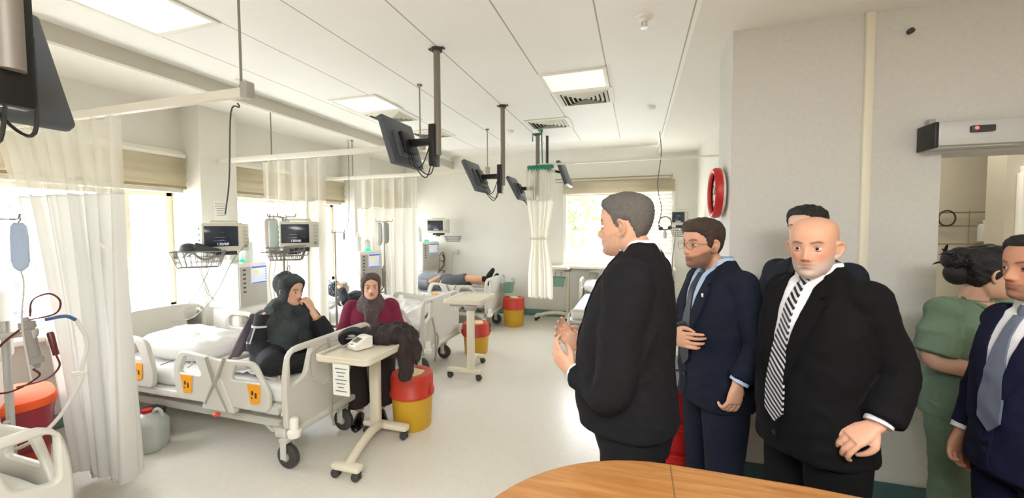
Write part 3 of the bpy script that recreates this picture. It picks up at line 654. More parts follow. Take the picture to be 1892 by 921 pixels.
bm = NB(); box(bm, (-.02, .54, -.115+.775), (.13, .003, .21)); ps = obj('hanging_sheet', bm, M('paper'), tb1); ps['label'] = 'white printed paper sheet'
bm = NB()
for q in range(7): box(bm, (-.02, .5425, .735-q*.025), (.09-.02*(q % 3), .002, .006))
obj('printed_lines', bm, M('ink_grey'), ps)
# ============================================================ BINS
m_yel = M('bin_yellow', (.79, .62, .14), .45); m_lid = M('bin_lid_red', (.74, .21, .13), .42)
def sharps(label, loc, h, r, rz=0.):
    t = thing('sharps_bin', label, 'waste bin', loc, rz, 'yellow clinical waste drums with red lids')
    z1 = h*.64
    bm = NB(); lathe(bm, [(.001, 0), (r*.84, 0), (r*.88, .015), (r*.97, z1), (r*.9, z1), (.001, z1)], 36); obj('drum', bm, m_yel, t, 50)
    bm = NB(); lathe(bm, [(r*1.0, z1-.02), (r*1.05, z1-.02), (r*1.05, z1), (r*1.0, z1+.01), (r*1.0, h*.93), (r*.93, h*.985), (r*.72, h), (r*.55, h*.975), (r*.5, h*.95), (.001, h*.95)], 36, cap=False); obj('lid', bm, m_lid, t, 50)
    bm = NB(); box(bm, (0, 0, 0), (r*.85, r*.6, .02), .006, (.25, .1, 0)); tf(bm, list(bm.verts), T(.02, 0, h*.975)); obj('lid_flap', bm, M('flap_cream', (.88, .80, .62), .5), t)
    for s in (-1, 1): bm = NB(); box(bm, (s*r*1.06, 0, z1+.03), (.025, .05, .06), .008); obj('lid_clip', bm, m_lid, t)
    return t
sharps('yellow clinical waste drum with red lid right beside the near overbed table', (-1.80, 2.93, 0), .46, .175)
sharps('yellow clinical waste drum with red lid behind the second overbed table', (-2.04, 4.92, 0), .41, .175, .5)
sharps('yellow clinical waste drum with red lid standing alone by the far bed end', (-2.0, 6.50, 0), .485, .185, 1.)
t = thing('pedal_bin', 'large red pedal bin with orange lid at the foot of the white curtain', 'waste bin', (-3.79, 1.395, 0), -.35)
bm = NB()
def rsec(a, b, z, n=32, p=3.2): return [Vector((math.copysign(abs(math.cos(q))**(2/p), math.cos(q))*a, math.copysign(abs(math.sin(q))**(2/p), math.sin(q))*b, z)) for q in (2*PI*k/n for k in range(n))]
rings(bm, [rsec(.20, .18, 0), rsec(.21, .19, .03), rsec(.245, .215, .55), rsec(.245, .215, .56)]); obj('bin_body', bm, M('bin_red', (.80, .22, .18), .45), t, 50)
bm = NB(); rings(bm, [rsec(.255+.006*math.sin(z*60), .225+.006*math.cos(z*47), z) for z in (.30, .33, .36, .40, .45, .50, .55, .57)], cap=False); 
for v in bm.verts: v.co += Vector((v.co.x, v.co.y, 0)).normalized()*.008*noise.noise(v.co*14)
obj('bin_liner', bm, M('liner_purple', (.58, .16, .22), .35, bump=.3, bscale=20), t, 180, .003)
bm = NB(); rings(bm, [rsec(.268, .238, .565), rsec(.272, .242, .585), rsec(.262, .232, .615), rsec(.18, .15, .64), rsec(.05, .04, .645)]); l = obj('bin_lid', bm, M('lid_orange', (.92, .38, .20), .75, spec=.15), t, 50)
bm = NB(); box(bm, (-.02, 0, .648), (.10, .02, .006), .002); obj('lid_mark', bm, m_white, l)
bm = NB(); box(bm, (.10, -.21, .05), (.14, .10, .06), .02); obj('foot_pedal', bm, m_black, t)
t = thing('plastic_canister', 'translucent white plastic canister with a red cap on the floor beside the nearest bed', 'canister', (-3.52, 2.02, 0), .5)
bm = NB(); rings(bm, [rsec(.10, .085, 0, 28, 3.5), rsec(.115, .10, .02, 28, 3.5), rsec(.118, .10, .20, 28, 3.5), rsec(.10, .085, .24, 28, 3.), rsec(.05, .05, .262, 28, 2.2), rsec(.03, .03, .285, 28, 2)]); obj('canister_body', bm, M('canister_plastic', (.86, .88, .86), .3, trans=.35), t, 50)
bm = NB(); lathe(bm, [(.001, .28), (.034, .28), (.034, .305), (.001, .307)], 18); obj('cap', bm, m_red, t)
bm = NB(); tube(bm, [(.03, 0, .26), (.06, 0, .30), (.09, 0, .285), (.10, 0, .24)], .012, 8, 5); obj('handle', bm, M('canister_plastic'), t)
bm = NB(); lathe(bm, [(.03, 0), (.055, .03), (.06, .10), (.05, .10), (.001, .10)], 20); o = obj('kidney_pot', bm, m_dark, None); o.location = (-3.72, 2.18, 0); o.scale = (1.3, 1.3, 2.2); tag(o, 'small dark pot on the floor behind the white canister', 'pot')
# red cart with boxes between the two front men
t = thing('red_cart', 'red drawer cart glimpsed between the grey-haired man and the man in glasses', 'cart', (.27, 2.70, 0), 0)
bm = NB(); box(bm, (0, 0, .42), (.42, .40, .62), .015); obj('cart_body', bm, M('cart_red', (.74, .10, .11), .4), t)
for k in range(3):
    bm = NB(); box(bm, (0, -.205, .23+k*.19), (.39, .02, .17), .008); d = obj('drawer', bm, M('cart_red'), t)
    bm = NB(); box(bm, (0, -.222, .28+k*.19), (.2, .02, .02), .006); obj('drawer_handle', bm, m_red, d)
bm = NB(); box(bm, (0, 0, .745), (.44, .42, .03), .008); obj('cart_top', bm, m_white, t)
for x in (-.17, .17):
    for y in (-.16, .16):
        bm = NB(); tube(bm, [(x, y, .12), (x, y, .07)], .012, 8); box(bm, (x, y, .075), (.04, .05, .02), .004); c = obj('caster', bm, m_white, t)
        bm = NB(); lathe(bm, [(.001, -.015), (.036, -.015), (.04, 0), (.036, .015), (.001, .015)], 16, T(x, y, .04) @ RX(PI/2)); obj('wheel', bm, M('wheel_grey', (.7, .7, .7), .5), c)
t = thing('supply_box', 'white and blue cardboard box on the red cart', 'box', (.25, 2.62, .76), .1)
bm = NB(); box(bm, (0, 0, .07), (.20, .16, .14), .003); obj('carton', bm, M('carton_white', (.88, .90, .93), .6), t)
bm = NB(); box(bm, (0, 0, .035), (.203, .163, .04), .002); obj('blue_band', bm, M('carton_blue', (.16, .30, .68), .5), t)
paper((.22, 2.50, .79), 0, .16, .05, 'printed paper lying at the front of the red cart top', 2)
# ============================================================ DIALYSIS MACHINES
m_mach = M('machine_white', (.93, .92, .89), .4); m_machg = M('machine_panel', (.74, .73, .70), .45); m_dome = M('beacon_green', (.10, .85, .62), .3, emit=.6)
m_blood = M('blood_tube', (.36, .13, .13), .3); m_scr = M('screen_light', (.80, .82, .88), .3, emit=.35); m_scrb = M('screen_blue', (.25, .38, .75), .3, emit=.25)
m_clear = M('clear_tube', (.80, .78, .74), .3)
def dialysis(label, loc, rz, tubes_side=1, h=1.30):
    """front faces -y"""
    t = thing('dialysis_machine', label, 'dialysis machine', loc, rz, 'white dialysis machines beside the beds')
    bm = NB(); box(bm, (0, .02, .50), (.38, .40, .72), .02); obj('cabinet', bm, m_mach, t)
    bm = NB(); vs = box(bm, (0, .02, (h+.84)/2), (.42, .46, h-.84), .025); obj('screen_unit', bm, m_mach, t)
    bm = NB(); box(bm, (0, -.215, (h+.84)/2-.01), (.39, .012, h-.90), .005); fp = obj('front_panel', bm, m_machg, t)
    bm = NB(); box(bm, (.06, -.225, h-.13), (.23, .012, .19), .004); s = obj('display', bm, m_scr, fp)
    bm = NB(); box(bm, (.06, -.2325, h-.05), (.22, .003, .018)); box(bm, (.06, -.2325, h-.215), (.22, .003, .012)); obj('display_bar', bm, m_scrb, s)
    bm = NB(); box(bm, (.01, -.2325, h-.10), (.05, .003, .04)); obj('display_alert', bm, M('screen_yellow', (.95, .85, .3), .3, emit=.3), s)
    bm = NB()
    for k in range(6): box(bm, (-.14, -.224, h-.07-k*.045), (.035, .01, .018), .003)
    for k in range(5): box(bm, (.15, -.234, h-.075-k*.027), (.028, .004, .010))
    obj('key', bm, M('key_dark', (.35, .35, .35), .5), fp)
    for x in (-.10, .06):
        bm = NB(); lathe(bm, [(.001, 0), (.055, 0), (.055, .02), (.03, .03), (.001, .03)], 22, T(x, -.18, .72) @ RX(PI/2)); p = obj('blood_pump', bm, m_machg, t)
        bm = NB(); box(bm, (x, -.215, .72), (.02, .012, .08), .004); obj('pump_rotor', bm, m_dark, p)
    bm = NB(); rings(bm, [[Vector((.05+.06*math.cos(a)*math.cos(q), .06*math.sin(a)*math.cos(q)-.02, h-.005+.05*math.sin(q))) for a in (2*PI*k/20 for k in range(20))] for q in (0, .5, 1.0, 1.5)]); obj('beacon', bm, m_dome, t)
    bm = NB(); box(bm, (0, .02, .12), (.46, .50, .06), .02)
    obj('foot_base', bm, m_mach, t)
    for x in (-.19, .19):
        for y in (-.18, .22): 
            bm = NB(); lathe(bm, [(.001, -.018), (.04, -.018), (.045, 0), (.04, .018), (.001, .018)], 16, T(x, y, .045) @ RX(PI/2)); box(bm, (x, y, .08), (.03, .06, .03), .006); obj('caster', bm, m_rub, t)
    # dialyser and blood lines
    sx = tubes_side*.27
    bm = NB(); tube(bm, [(sx*.7, -.05, .92), (sx, -.08, .92)], .012, 8); tube(bm, [(sx*.7, -.05, 1.02), (sx, -.08, 1.02)], .01, 8); obj('dialyser_bracket', bm, m_machg, t)
    bm = NB(); lathe(bm, [(.001, -.15), (.012, -.15), (.02, -.13), (.032, -.125), (.032, -.09), (.024, -.085), (.024, .085), (.032, .09), (.032, .125), (.02, .13), (.012, .15), (.001, .15)], 18, T(sx+tubes_side*.02, -.10, .95)); d = obj('dialyser', bm, M('dialyser_grey', (.60, .58, .56), .35), t)
    for k, (a, b) in enumerate(((.11, .0), (-.10, .03), (.02, -.05))):
        bm = NB(); tube(bm, [(sx+tubes_side*.02, -.10, .95+a*1.4), (sx+tubes_side*(.09+b), -.14, .98+a*1.8), (sx+tubes_side*.13, -.15, .90+a), (sx+tubes_side*(.03+b), -.16, .80+a*.5), (sx*.5, -.2, .74), (.08, -.21, .72)], .007, 6, 7); obj('blood_line', bm, m_blood, t)
    bm = NB(); tube(bm, [(sx+tubes_side*.09, -.13, 1.13), (sx+tubes_side*.13, -.14, 1.05), (sx+tubes_side*.09, -.15, .98)], .013, 8, 4); obj('drip_chamber', bm, m_blood, t)
    return t
dialysis('white dialysis machine behind the woman sitting on the nearest whole bed', (-4.03, 3.21, 0), 1.6, 1, 1.31).scale = (.88, .88, 1)
dialysis('white dialysis machine beside the second bed, with red blood lines', (-3.70, 4.83, 0), 1.15, 1, 1.34).scale = (.82, .82, 1)
dialysis('white dialysis machine in the far corner', (-3.98, 6.98, 0), 1.2, 1, 1.40)
def bottle(label, loc, r, h, group='bottles on the dialysis machines', cap=True, col=(.93, .93, .91), shape=0):
    t = thing('bottle', label, 'bottle', loc, 0, group)
    bm = NB(); lathe(bm, [(.001, 0), (r, 0), (r, h*.72), (r*.8, h*.80), (r*.35, h*.84), (r*.35, h*.9), (.001, h*.9)], 20); obj('bottle_body', bm, M('bottle_%d' % int(col[2]*100), col, .35, trans=.2), t, 50)
    bm = NB(); lathe(bm, [(.001, h*.88), (r*.42, h*.88), (r*.4, h), (.001, h)], 16); obj('cap', bm, m_white, t)
bottle('white squat bottle on the near dialysis machine', (-4.10, 3.19, 1.31), .055, .20); bottle('tall pale bottle on the near dialysis machine', (-3.99, 3.27, 1.31), .05, .26)
bottle('tall white bottle on the second bed\'s dialysis machine', (-3.80, 4.82, 1.34), .045, .26); bottle('short white bottle on the second bed\'s dialysis machine', (-3.71, 4.90, 1.34), .045, .18)
bottle('spray-like white bottle on the far corner dialysis machine', (-4.05, 6.93, 1.40), .05, .30)
bm = NB()
for k in range(3): box(bm, (0, 0, .008+k*.014), (.24, .18, .012), .003, (0, 0, k*.15))
o = obj('file_tray', bm, M('paper_stack', (.88, .86, .80), .7)); o.location = (-4.06, 3.13, 1.31); o.scale = (.5, .5, .8); tag(o, 'small stack of papers on the near dialysis machine', 'papers')
# machine at the picture's edge: post with clamp, dialyser, lines
t = thing('dialysis_machine', 'dialysis machine cut off by the view edge, its dialyser held above the red pedal bin', 'dialysis machine', (-3.50, 1.12, 0), .9, 'white dialysis machines beside the beds')
bm = NB(); box(bm, (-.05, .14, .50), (.34, .34, .8), .02); box(bm, (-.05, .14, .12), (.4, .44, .06), .02); obj('cabinet', bm, m_mach, t)
bm = NB(); box(bm, (-.05, .14, 1.10), (.38, .38, .42), .02); obj('screen_unit', bm, m_mach, t)
bm = NB(); tube(bm, [(.20, .02, .15), (.20, .02, 1.15)], .018, 10); obj('post', bm, m_alum, t)
bm = NB(); box(bm, (.25, .0, 1.07), (.16, .035, .035), .006); box(bm, (.31, -.02, 1.07), (.04, .06, .05), .006); obj('clamp', bm, m_machg, t)
bm = NB(); lathe(bm, [(.001, -.15), (.01, -.15), (.018, -.125), (.034, -.12), (.034, -.085), (.026, -.08), (.026, .08), (.034, .085), (.034, .12), (.018, .125), (.01, .15), (.001, .15)], 18, T(.31, -.03, 1.02) @ RY(-.12)); obj('dialyser', bm, M('dialyser_grey'), t)
bm = NB(); lathe(bm, [(.001, -.07), (.014, -.07), (.016, .06), (.010, .07), (.001, .07)], 14, T(.39, -.02, 1.0) @ RY(-.15)); obj('drip_chamber', bm, m_blood, t)
bm = NB(); tube(bm, [(.31, -.03, 1.17), (.32, -.02, 1.26), (.38, 0, 1.29), (.42, .01, 1.24), (.40, 0, 1.17), (.30, -.03, 1.15)], .005, 6, 8); tube(bm, [(.31, -.03, .87), (.33, -.03, .82), (.22, -.05, .76), (.10, -.06, .80), (.0, -.06, .9)], .0055, 6, 8); tube(bm, [(.30, -.04, 1.13), (.20, -.06, 1.02), (.12, -.06, .86)], .0065, 6, 8); tube(bm, [(.40, -.02, .93), (.41, -.02, .86), (.36, -.03, .80), (.25, -.05, .78)], .005, 6, 8); obj('blood_line', bm, m_blood, t)
bm = NB(); tube(bm, [(.36, .0, 1.14), (.44, 0, 1.15), (.48, .01, 1.12)], .010, 8, 4); obj('blue_connector', bm, M('connector_blue', (.22, .35, .55), .4), t)
bm = NB(); tube(bm, [(.48, .02, 1.12), (.52, .02, .98), (.50, 0, .84), (.49, -.02, .74), (.40, -.06, .56), (.28, -.1, .46), (.1, -.12, .45)], .010, 8, 8); box(bm, (.49, -.01, .80), (.07, .02, .025), .004); obj('white_hose', bm, M('hose_white', (.88, .87, .84), .4), t)
# ============================================================ MONITORS AND BASKETS
m_mon = M('monitor_case', (.84, .83, .77), .4); m_crt = M('monitor_screen', (.16, .19, .24), .15)
def monitor(label, loc, rz, w=.36, h=.27, rx=0., arm=True):
    """screen faces -y"""
    t = thing('patient_monitor', label, 'patient monitor', loc, rz, 'patient monitors on wall arms'); t.rotation_euler = (rx, 0, rz)
    bm = NB(); box(bm, (0, .06, 0), (w, .16, h), .015); tube(bm, [(-w*.3, .06, h/2), (-w*.28, .06, h/2+.02), (w*.28, .06, h/2+.02), (w*.3, .06, h/2)], .009, 8); obj('case', bm, m_mon, t)
    bm = NB(); box(bm, (-.035*w/.36, -.022, .01), (w*.70, .008, h*.72), .003); s = obj('display', bm, m_crt, t)
    bm = NB(); rnd = random.Random(3)
    for z, l in ((.18, .1), (-.0, .5), (-.1, .25), (-.12, .6)): box(bm, (-.035-rnd.uniform(-.02, .05), -.0275, z*h), (w*.7*l*.6, .002, .003))
    obj('trace', bm, M('trace_line', (.5, .55, .62), .3, emit=.3), s)
    bm = NB(); text_bm(bm, '120/60', h*.13, T(-.03, -.028, -h*.24) @ RX(PI/2)); obj('reading', bm, M('trace_white', (.85, .88, .92), .3, emit=.6), s)
    bm = NB()
    for k in range(5): box(bm, (w*.41, -.024, h*(.34-.13*k)), (w*.09, .008, h*.07), .002)
    obj('key', bm, m_machg, t)
    bm = NB(); lathe(bm, [(.001, 0), (.016, 0), (.015, .018), (.001, .02)], 18, T(w*.41, -.02, -h*.33) @ RX(PI/2)); obj('knob', bm, M('knob_green', (.45, .58, .48), .4), t)
    bm = NB()
    for k in range(4): lathe(bm, [(.001, 0), (.012, 0), (.012, .01), (.001, .01)], 10, T(-w/2, .06+.0, h*(.3-.2*k)) @ RY(-PI/2))
    obj('port', bm, M('port_green', (.30, .62, .45), .4), t)
    bm = NB(); box(bm, (0, .08, -h/2-.02), (w*.5, .12, .04), .008); tube(bm, [(0, .10, -h/2-.03), (-.02, .22, -h/2-.05), (-.1, .36, -h/2-.05)] if arm else [(0, .08, -h/2-.03), (-.03, .09, -h/2-.05), (-.20, .10, -h/2-.05)], .02, 10, 4); obj('swivel_arm', bm, m_dark, t)
    return t
def basket(label, loc, rz, w=.36, d=.16, h=.15, group='wire baskets under the monitors'):
    t = thing('wire_basket', label, 'wire basket', loc, rz, group); 
    def lp(s, z): return [(-w/2*s, -d/2*s, z), (w/2*s, -d/2*s, z), (w/2*s, d/2*s, z), (-w/2*s, d/2*s, z), (-w/2*s, -d/2*s, z)]
    bm = NB()
    for s, z, r in ((1, h, .005), (.92, h*.66, .003), (.84, h*.33, .003), (.76, 0, .004)): tube(bm, lp(s, z), r, 5)
    obj('rim_wires', bm, M('wire_chrome', (.5, .5, .48), .4, .3), t)
    bm = NB()
    for k in range(9):
        x = (k/8-.5)*w
        tube(bm, [(x, -d/2, h), (x*.76, -d/2*.76, 0), (x*.76, d/2*.76, 0), (x, d/2, h)], .003, 5)
    for k in range(5):
        y = (k/4-.5)*d; tube(bm, [(-w/2, y, h), (-w/2*.76, y*.76, 0), (w/2*.76, y*.76, 0), (w/2, y, h)], .003, 5)
    obj('mesh_wires', bm, M('wire_chrome'), t); return t
RM = .62
monitor('patient monitor in front of the window column, above a wire basket', (-3.92, 2.98, 1.58), 1.12, .40, .28)
basket('wire basket full of cables below the monitor at the window column', (-3.98, 2.76, 1.30), .75, .40, .17, .15)
bm = NB(); ell(bm, (-.07, 0, .03), (.075, .05, .05), 18, 12); tube(bm, [(-.02, 0, .05), (.08, .0, .015), (.18, .02, .005)], [.04, .035, .012], 10, 4); o = obj('hair_dryer_like_probe', bm, M('probe_dark', (.20, .23, .24), .45), None, 180); o.name = 'hand_probe'; o.location = (-4.0, 2.76, 1.45); o.rotation_euler = (0, 0, .75); tag(o, 'dark grey hand probe lying on the wire basket at the window column', 'probe')
bm = NB(); tube(bm, [(0, 0, 0), (.06, -.03, .05), (.15, 0, -.03), (.28, .05, -.0)], .012, 6, 6); tube(bm, [(.02, .03, 0), (.1, .05, .04), (.22, .04, .02), (.3, .03, -.05)], .008, 6, 6); box(bm, (-.06, .0, .01), (.03, .03, .06), .004); o = obj('coiled_leads', bm, M('leads_grey', (.58, .57, .55), .5), None); o.location = (-4.1, 2.7, 1.40); o.rotation_euler = (0, 0, .75); tag(o, 'bundle of grey leads heaped in the basket at the window column', 'cable')
bm = NB(); tube(bm, [(-3.85, 2.8, 1.38), (-3.9, 2.75, 1.2), (-4.05, 2.72, .98), (-4.18, 2.65, .84)], .0035, 6, 8); tube(bm, [(-3.93, 2.74, 1.3), (-3.88, 2.74, 1.08), (-3.82, 2.78, .98), (-3.86, 2.76, 1.05), (-3.95, 2.73, 1.3)], .003, 6, 8); tube(bm, [(-3.76, 3.1, 1.54), (-3.80, 2.95, 1.35), (-3.84, 2.85, 1.12), (-3.92, 2.78, .94), (-4.0, 2.7, .83), (-4.1, 2.66, .80), (-4.15, 2.6, .8)], .004, 6, 8)
tag(obj('monitor_cable', bm, M('leads_grey')), 'looping grey cables running from the column monitor down to the bed head', 'cable')
bm = NB(); tube(bm, [(-3.55, 2.14, .60), (-3.45, 2.24, .64), (-3.32, 2.22, .61), (-3.28, 2.16, .6)], .004, 6, 8); tube(bm, [(-3.30, 2.3, .585), (-3.2, 2.2, .60), (-2.95, 2.2, .6), (-2.8, 2.3, .61)], .004, 6, 8); tag(obj('loose_cable', bm, M('leads_grey')), 'thin grey cable lying on the sheet of the nearest whole bed', 'cable')
monitor('patient monitor behind the sitting woman in a dark scarf, beside hanging infusion bags', (-3.12, 3.10, 1.605), .75, .34, .25, arm=False)
basket('wire basket crammed with tubing below the monitor behind the sitting woman', (-3.24, 3.06, 1.36), .6, .34, .14, .12)
bm = NB(); rnd = random.Random(5)
for k in range(12):
    a = Vector((rnd.uniform(-.12, .12), rnd.uniform(-.04, .04), rnd.uniform(.02, .10))); tube(bm, [a, a+Vector((rnd.uniform(-.1, .1), rnd.uniform(-.04, .0), rnd.uniform(-.03, .06))), a+Vector((rnd.uniform(-.12, .12), rnd.uniform(-.04, .04), rnd.uniform(-.03, .04)))], .005, 5, 6)
o = obj('coiled_leads', bm, M('leads_grey')); o.location = (-3.24, 3.05, 1.37); o.rotation_euler = (0, 0, .6); tag(o, 'tangle of tubing in the basket behind the sitting woman', 'cable')
monitor('small patient monitor on the far wall near the corner', (-3.66, 6.95, 1.70), .25, .42, .27)
basket('small wire basket on the far wall under the corner monitor', (-3.42, 7.12, 1.40), .1, .30, .16, .10)
mo4 = monitor('patient monitor on the side wall above the man in glasses', (.62, 6.60, 1.80), -.10, .25, .22)
basket('small basket holding clips under the side wall monitor', (.60, 6.52, 1.52), -.1, .22, .12, .09)
t = thing('coiled_headset', 'dark looped cable hanging beside the side wall monitor', 'cable', (.40, 6.5, 1.72)); bm = NB(); tube(bm, [(.09*math.cos(a), 0, .10*math.sin(a)) for a in [2*PI*k/24 for k in range(25)]], .008, 6); obj('loop', bm, m_dark, t)
bm = NB(); ell(bm, (-.06, 0, -.08), (.035, .02, .03)); ell(bm, (.07, 0, -.07), (.035, .02, .03)); obj('connector', bm, m_dark, t)
bm = NB(); ell(bm, (0, 0, -.17), (.03, .02, .07)); obj('tag', bm, M('clear_tube'), t)
bm = NB(); tube(bm, [(.55, 6.62, 1.5), (.52, 6.66, 1.1), (.55, 6.6, .8)], .012, 8, 5); tube(bm, [(.62, 6.62, 1.62), (.85, 6.7, 1.6), (.95, 6.7, 1.58)], .02, 8, 4); tf(bm, list(bm.verts), (T(.62, 6.60, 1.80) @ RZ(-.10)).inverted()); obj('monitor_arm', bm, M('rod_grey'), mo4)
# wall bits by the far corner
bm = NB(); box(bm, (0, 0, 0), (.06, .04, .10), .008, (0, .3, 0)); tube(bm, [(-.02, 0, .02), (-.09, 0, .0), (-.13, .01, -.15), (-.12, .02, -.5), (-.16, .02, -.6)], .008, 6, 6); o = obj('wall_handset', bm, m_mon); o.location = (-3.43, 7.30, 1.18); tag(o, 'pale handset with a cable on the far wall beside the corner dialysis machine', 'handset')
# ============================================================ IV STANDS
def iv(label, loc, h, hooks, bags, group='infusion poles', z0=0.):
    t = thing('iv_stand', label, 'iv stand', loc, 0, group)
    bm = NB(); tube(bm, [(0, 0, z0+.01), (0, 0, h)], .008, 8); tube(bm, [(0, 0, z0+.01), (0, 0, z0+(h-z0)*.6)], .012, 8); obj('pole', bm, M('rod_grey'), t)
    bm = NB(); lathe(bm, [(.001, z0), (.07, z0), (.06, z0+.02), (.02, z0+.03), (.001, z0+.03)], 18); obj('foot', bm, M('rod_grey'), t)
    for a in hooks: bm = NB(); tube(bm, [(0, 0, h-.01), (.06*math.cos(a), .06*math.sin(a), h), (.12*math.cos(a), .12*math.sin(a), h), (.13*math.cos(a), .13*math.sin(a), h+.03)], .005, 6, 3); obj('hook', bm, M('rod_grey'), t)
    return t
def ivbag(label, loc, rz=0., w=.05, h=.19, col=(.86, .86, .84), line=None):
    t = thing('infusion_bag', label, 'infusion bag', loc, rz, 'infusion bags')
    bm = NB(); rings(bm, [[Vector((w*a*math.cos(q), w*.38*b*math.sin(q), z)) for q in (2*PI*k/20 for k in range(20))] for z, a, b in ((0, .5, .1), (-.02, .9, .3), (-h*.3, 1, .8), (-h*.8, 1, 1), (-h*.92, .8, .7), (-h, .25, .3))]); obj('bag', bm, M('bag_%d' % int(col[0]*100), col, .25, trans=.4), t, 180)
    bm = NB(); tube(bm, [(0, 0, .03), (.012, 0, .02), (0, 0, 0)], .004, 6, 4); obj('hanger', bm, M('rod_grey'), t)
    bm = NB(); tube(bm, line or [(0, 0, -h), (.01, 0, -h-.08), (-.02, .01, -h-.3), (.02, 0, -h-.6)], .004, 6, 6); obj('drip_line', bm, M('clear_tube'), t)
    return t
iv('infusion pole beside the cut-off dialysis machine at the view edge', (-3.30, 1.20, 0), 1.72, (.9, 2.6, 4.0), 0, z0=0)
ivbag('infusion bag with a pale blue cast hanging above the red pedal bin', (-3.16, 1.27, 1.70), .4, .045, .26, (.78, .83, .90))
iv('infusion pole beside the monitor behind the sitting woman', (-3.34, 3.12, 0), 1.78, (.3, 3.4, 4.0, 5.2), 0, z0=0)
for k, (dx, dy, w, h, c, l) in enumerate(((-.12, -.05, .045, .30, (.80, .76, .70), 'infusion bag hanging over the near dialysis machine screen'), (-.01, -.10, .045, .34, (.76, .80, .78), 'middle infusion bag of the cluster behind the sitting woman'), (.09, -.05, .04, .32, (.70, .76, .76), 'infusion bag touching the monitor behind the sitting woman'))): ivbag(l, (-3.34+dx, 3.12+dy, 1.76), .5, w, h, c)
iv('infusion pole by the second window, over the figure lying on the second bed', (-3.40, 3.90, 0), 1.62, (.1, 2.2, 3.3, 5.2), 0, z0=0)
ivbag('narrow drip set with a long line over the figure lying on the second bed', (-3.28, 3.91, 1.62), 0, .018, .09, (.72, .72, .70), [(0, 0, -.09), (.05, .05, -.3), (.10, .2, -.6), (.12, .3, -.85)])
iv('infusion pole with two bags before the third curtain', (-3.40, 4.87, 0), 1.76, (.1, 3.2), 0, z0=0)
ivbag('longer bag of the pair in front of the third curtain', (-3.45, 4.83, 1.74), 0, .045, .32, (.74, .74, .72)); ivbag('shorter second bag of the pair in front of the third curtain', (-3.34, 4.83, 1.74), .3, .04, .29, (.68, .68, .66))
# ============================================================ GREEN BASKETS AND SMALL WALL THINGS
m_green = M('tray_green', (.50, .66, .58), .45)
def tray(label, loc, rz):
    t = thing('hanging_basket', label, 'basket', loc, rz, 'green plastic baskets hung on bed ends')
    bm = NB(); rings(bm, [rsec(.09, .065, -.16, 24, 5), rsec(.115, .085, 0, 24, 5), rsec(.125, .095, 0, 24, 5), rsec(.122, .092, -.012, 24, 5)], cap=False); bm.faces.new([v for v in bm.verts][:24][::-1]); obj('basket_body', bm, m_green, t, 50, .004)
    bm = NB(); tube(bm, [(-.05, .08, -.01), (-.05, .10, .05), (-.05, .06, .09)], .006, 6, 4); tube(bm, [(.05, .08, -.01), (.05, .10, .05), (.05, .06, .09)], .006, 6, 4); obj('hook', bm, m_bedd, t)
    return t
tray('green basket hanging at the foot of the far corner bed', (-2.13, 6.62, .70), -PI/2)
tray('green basket hanging beside the far overbed table', (-1.33, 7.02, .78), .2)
# wire rack on the ward wall beyond the doorway
t = thing('wall_rack', 'wire equipment rack on the wall seen through the doorway', 'rack', (3.10, 5.42, 1.72))
bm = NB()
for z in (.08, -.06, -.25): tube(bm, [(-.15, 0, z), (.75, 0, z)], .008, 6)
for x in (-.1, .2, .45, .7): tube(bm, [(x, 0, .1), (x, 0, -.4)], .006, 6)
obj('rack_wires', bm, M('brass_rod'), t)
bm = NB(); tube(bm, [(.0+.07*math.cos(a), -.03, .02+.08*math.sin(a)) for a in [2*PI*k/20 for k in range(21)]], .008, 6); obj('coil', bm, m_dark, t)
bottle('white bottle hanging on the wire rack seen through the doorway', (3.40, 5.36, 1.50), .06, .22, 'bottles on the doorway rack'); bottle('large clear bottle low on the wire rack seen through the doorway', (3.36, 5.36, 1.2), .07, .26, 'bottles on the doorway rack', col=(.85, .87, .83))
# ============================================================ COUNTER
m_wood = M('counter_wood', (.66, .46, .26), .32)
def wood(m):
    nt = m.node_tree; b = nt.nodes['Principled BSDF']; tc = nt.nodes.new('ShaderNodeTexCoord'); mp = nt.nodes.new('ShaderNodeMapping'); mp.inputs['Scale'].default_value = (2, 28, 2)
    n = nt.nodes.new('ShaderNodeTexNoise'); n.inputs['Scale'].default_value = 2.2; n.inputs['Detail'].default_value = 5; n.inputs['Distortion'].default_value = .6
    r = nt.nodes.new('ShaderNodeValToRGB'); r.color_ramp.elements[0].position = .3; r.color_ramp.elements[0].color = lin((.60, .40, .21))+(1,); r.color_ramp.elements[1].position = .72; r.color_ramp.elements[1].color = lin((.71, .51, .30))+(1,)
    nt.links.new(tc.outputs['Object'], mp.inputs[0]); nt.links.new(mp.outputs[0], n.inputs['Vector']); nt.links.new(n.outputs['Fac'], r.inputs[0]); nt.links.new(r.outputs[0], b.inputs['Base Color'])
wood(m_wood)
t = thing('reception_counter', 'round-ended brown wooden counter in front of the standing men', 'counter', (0, 0, 0))
def cpts(gr=0.):
    L = [(2.9, .1+gr), (2.9, 1.20-gr)]
    L += [(.75, 1.235-gr), (.45, 1.262-gr)]
    L += [(.10+ (.50-gr)*math.cos(a), .765+(.50-gr)*math.sin(a)) for a in [PI/2+ (PI/2)*k/14 for k in range(15)]]
    L += [(-.40+gr, .6), (-.40+gr, .1+gr)]
    return L
bm = NB(); plate(bm, cpts(), (), .035, .007, T(0, 0, .933)); tp = obj('counter_top', bm, m_wood, t)
bm = NB(); plate(bm, cpts(.06), (), .90, .004, T(0, 0, .465)); obj('counter_body', bm, M('counter_side', (.70, .55, .38), .4), t)
bm = NB(); box(bm, (.10, .69, .9506), (.004, 1.13, .0008)); obj('seam', bm, M('counter_seam', (.5, .36, .2), .5), tp)
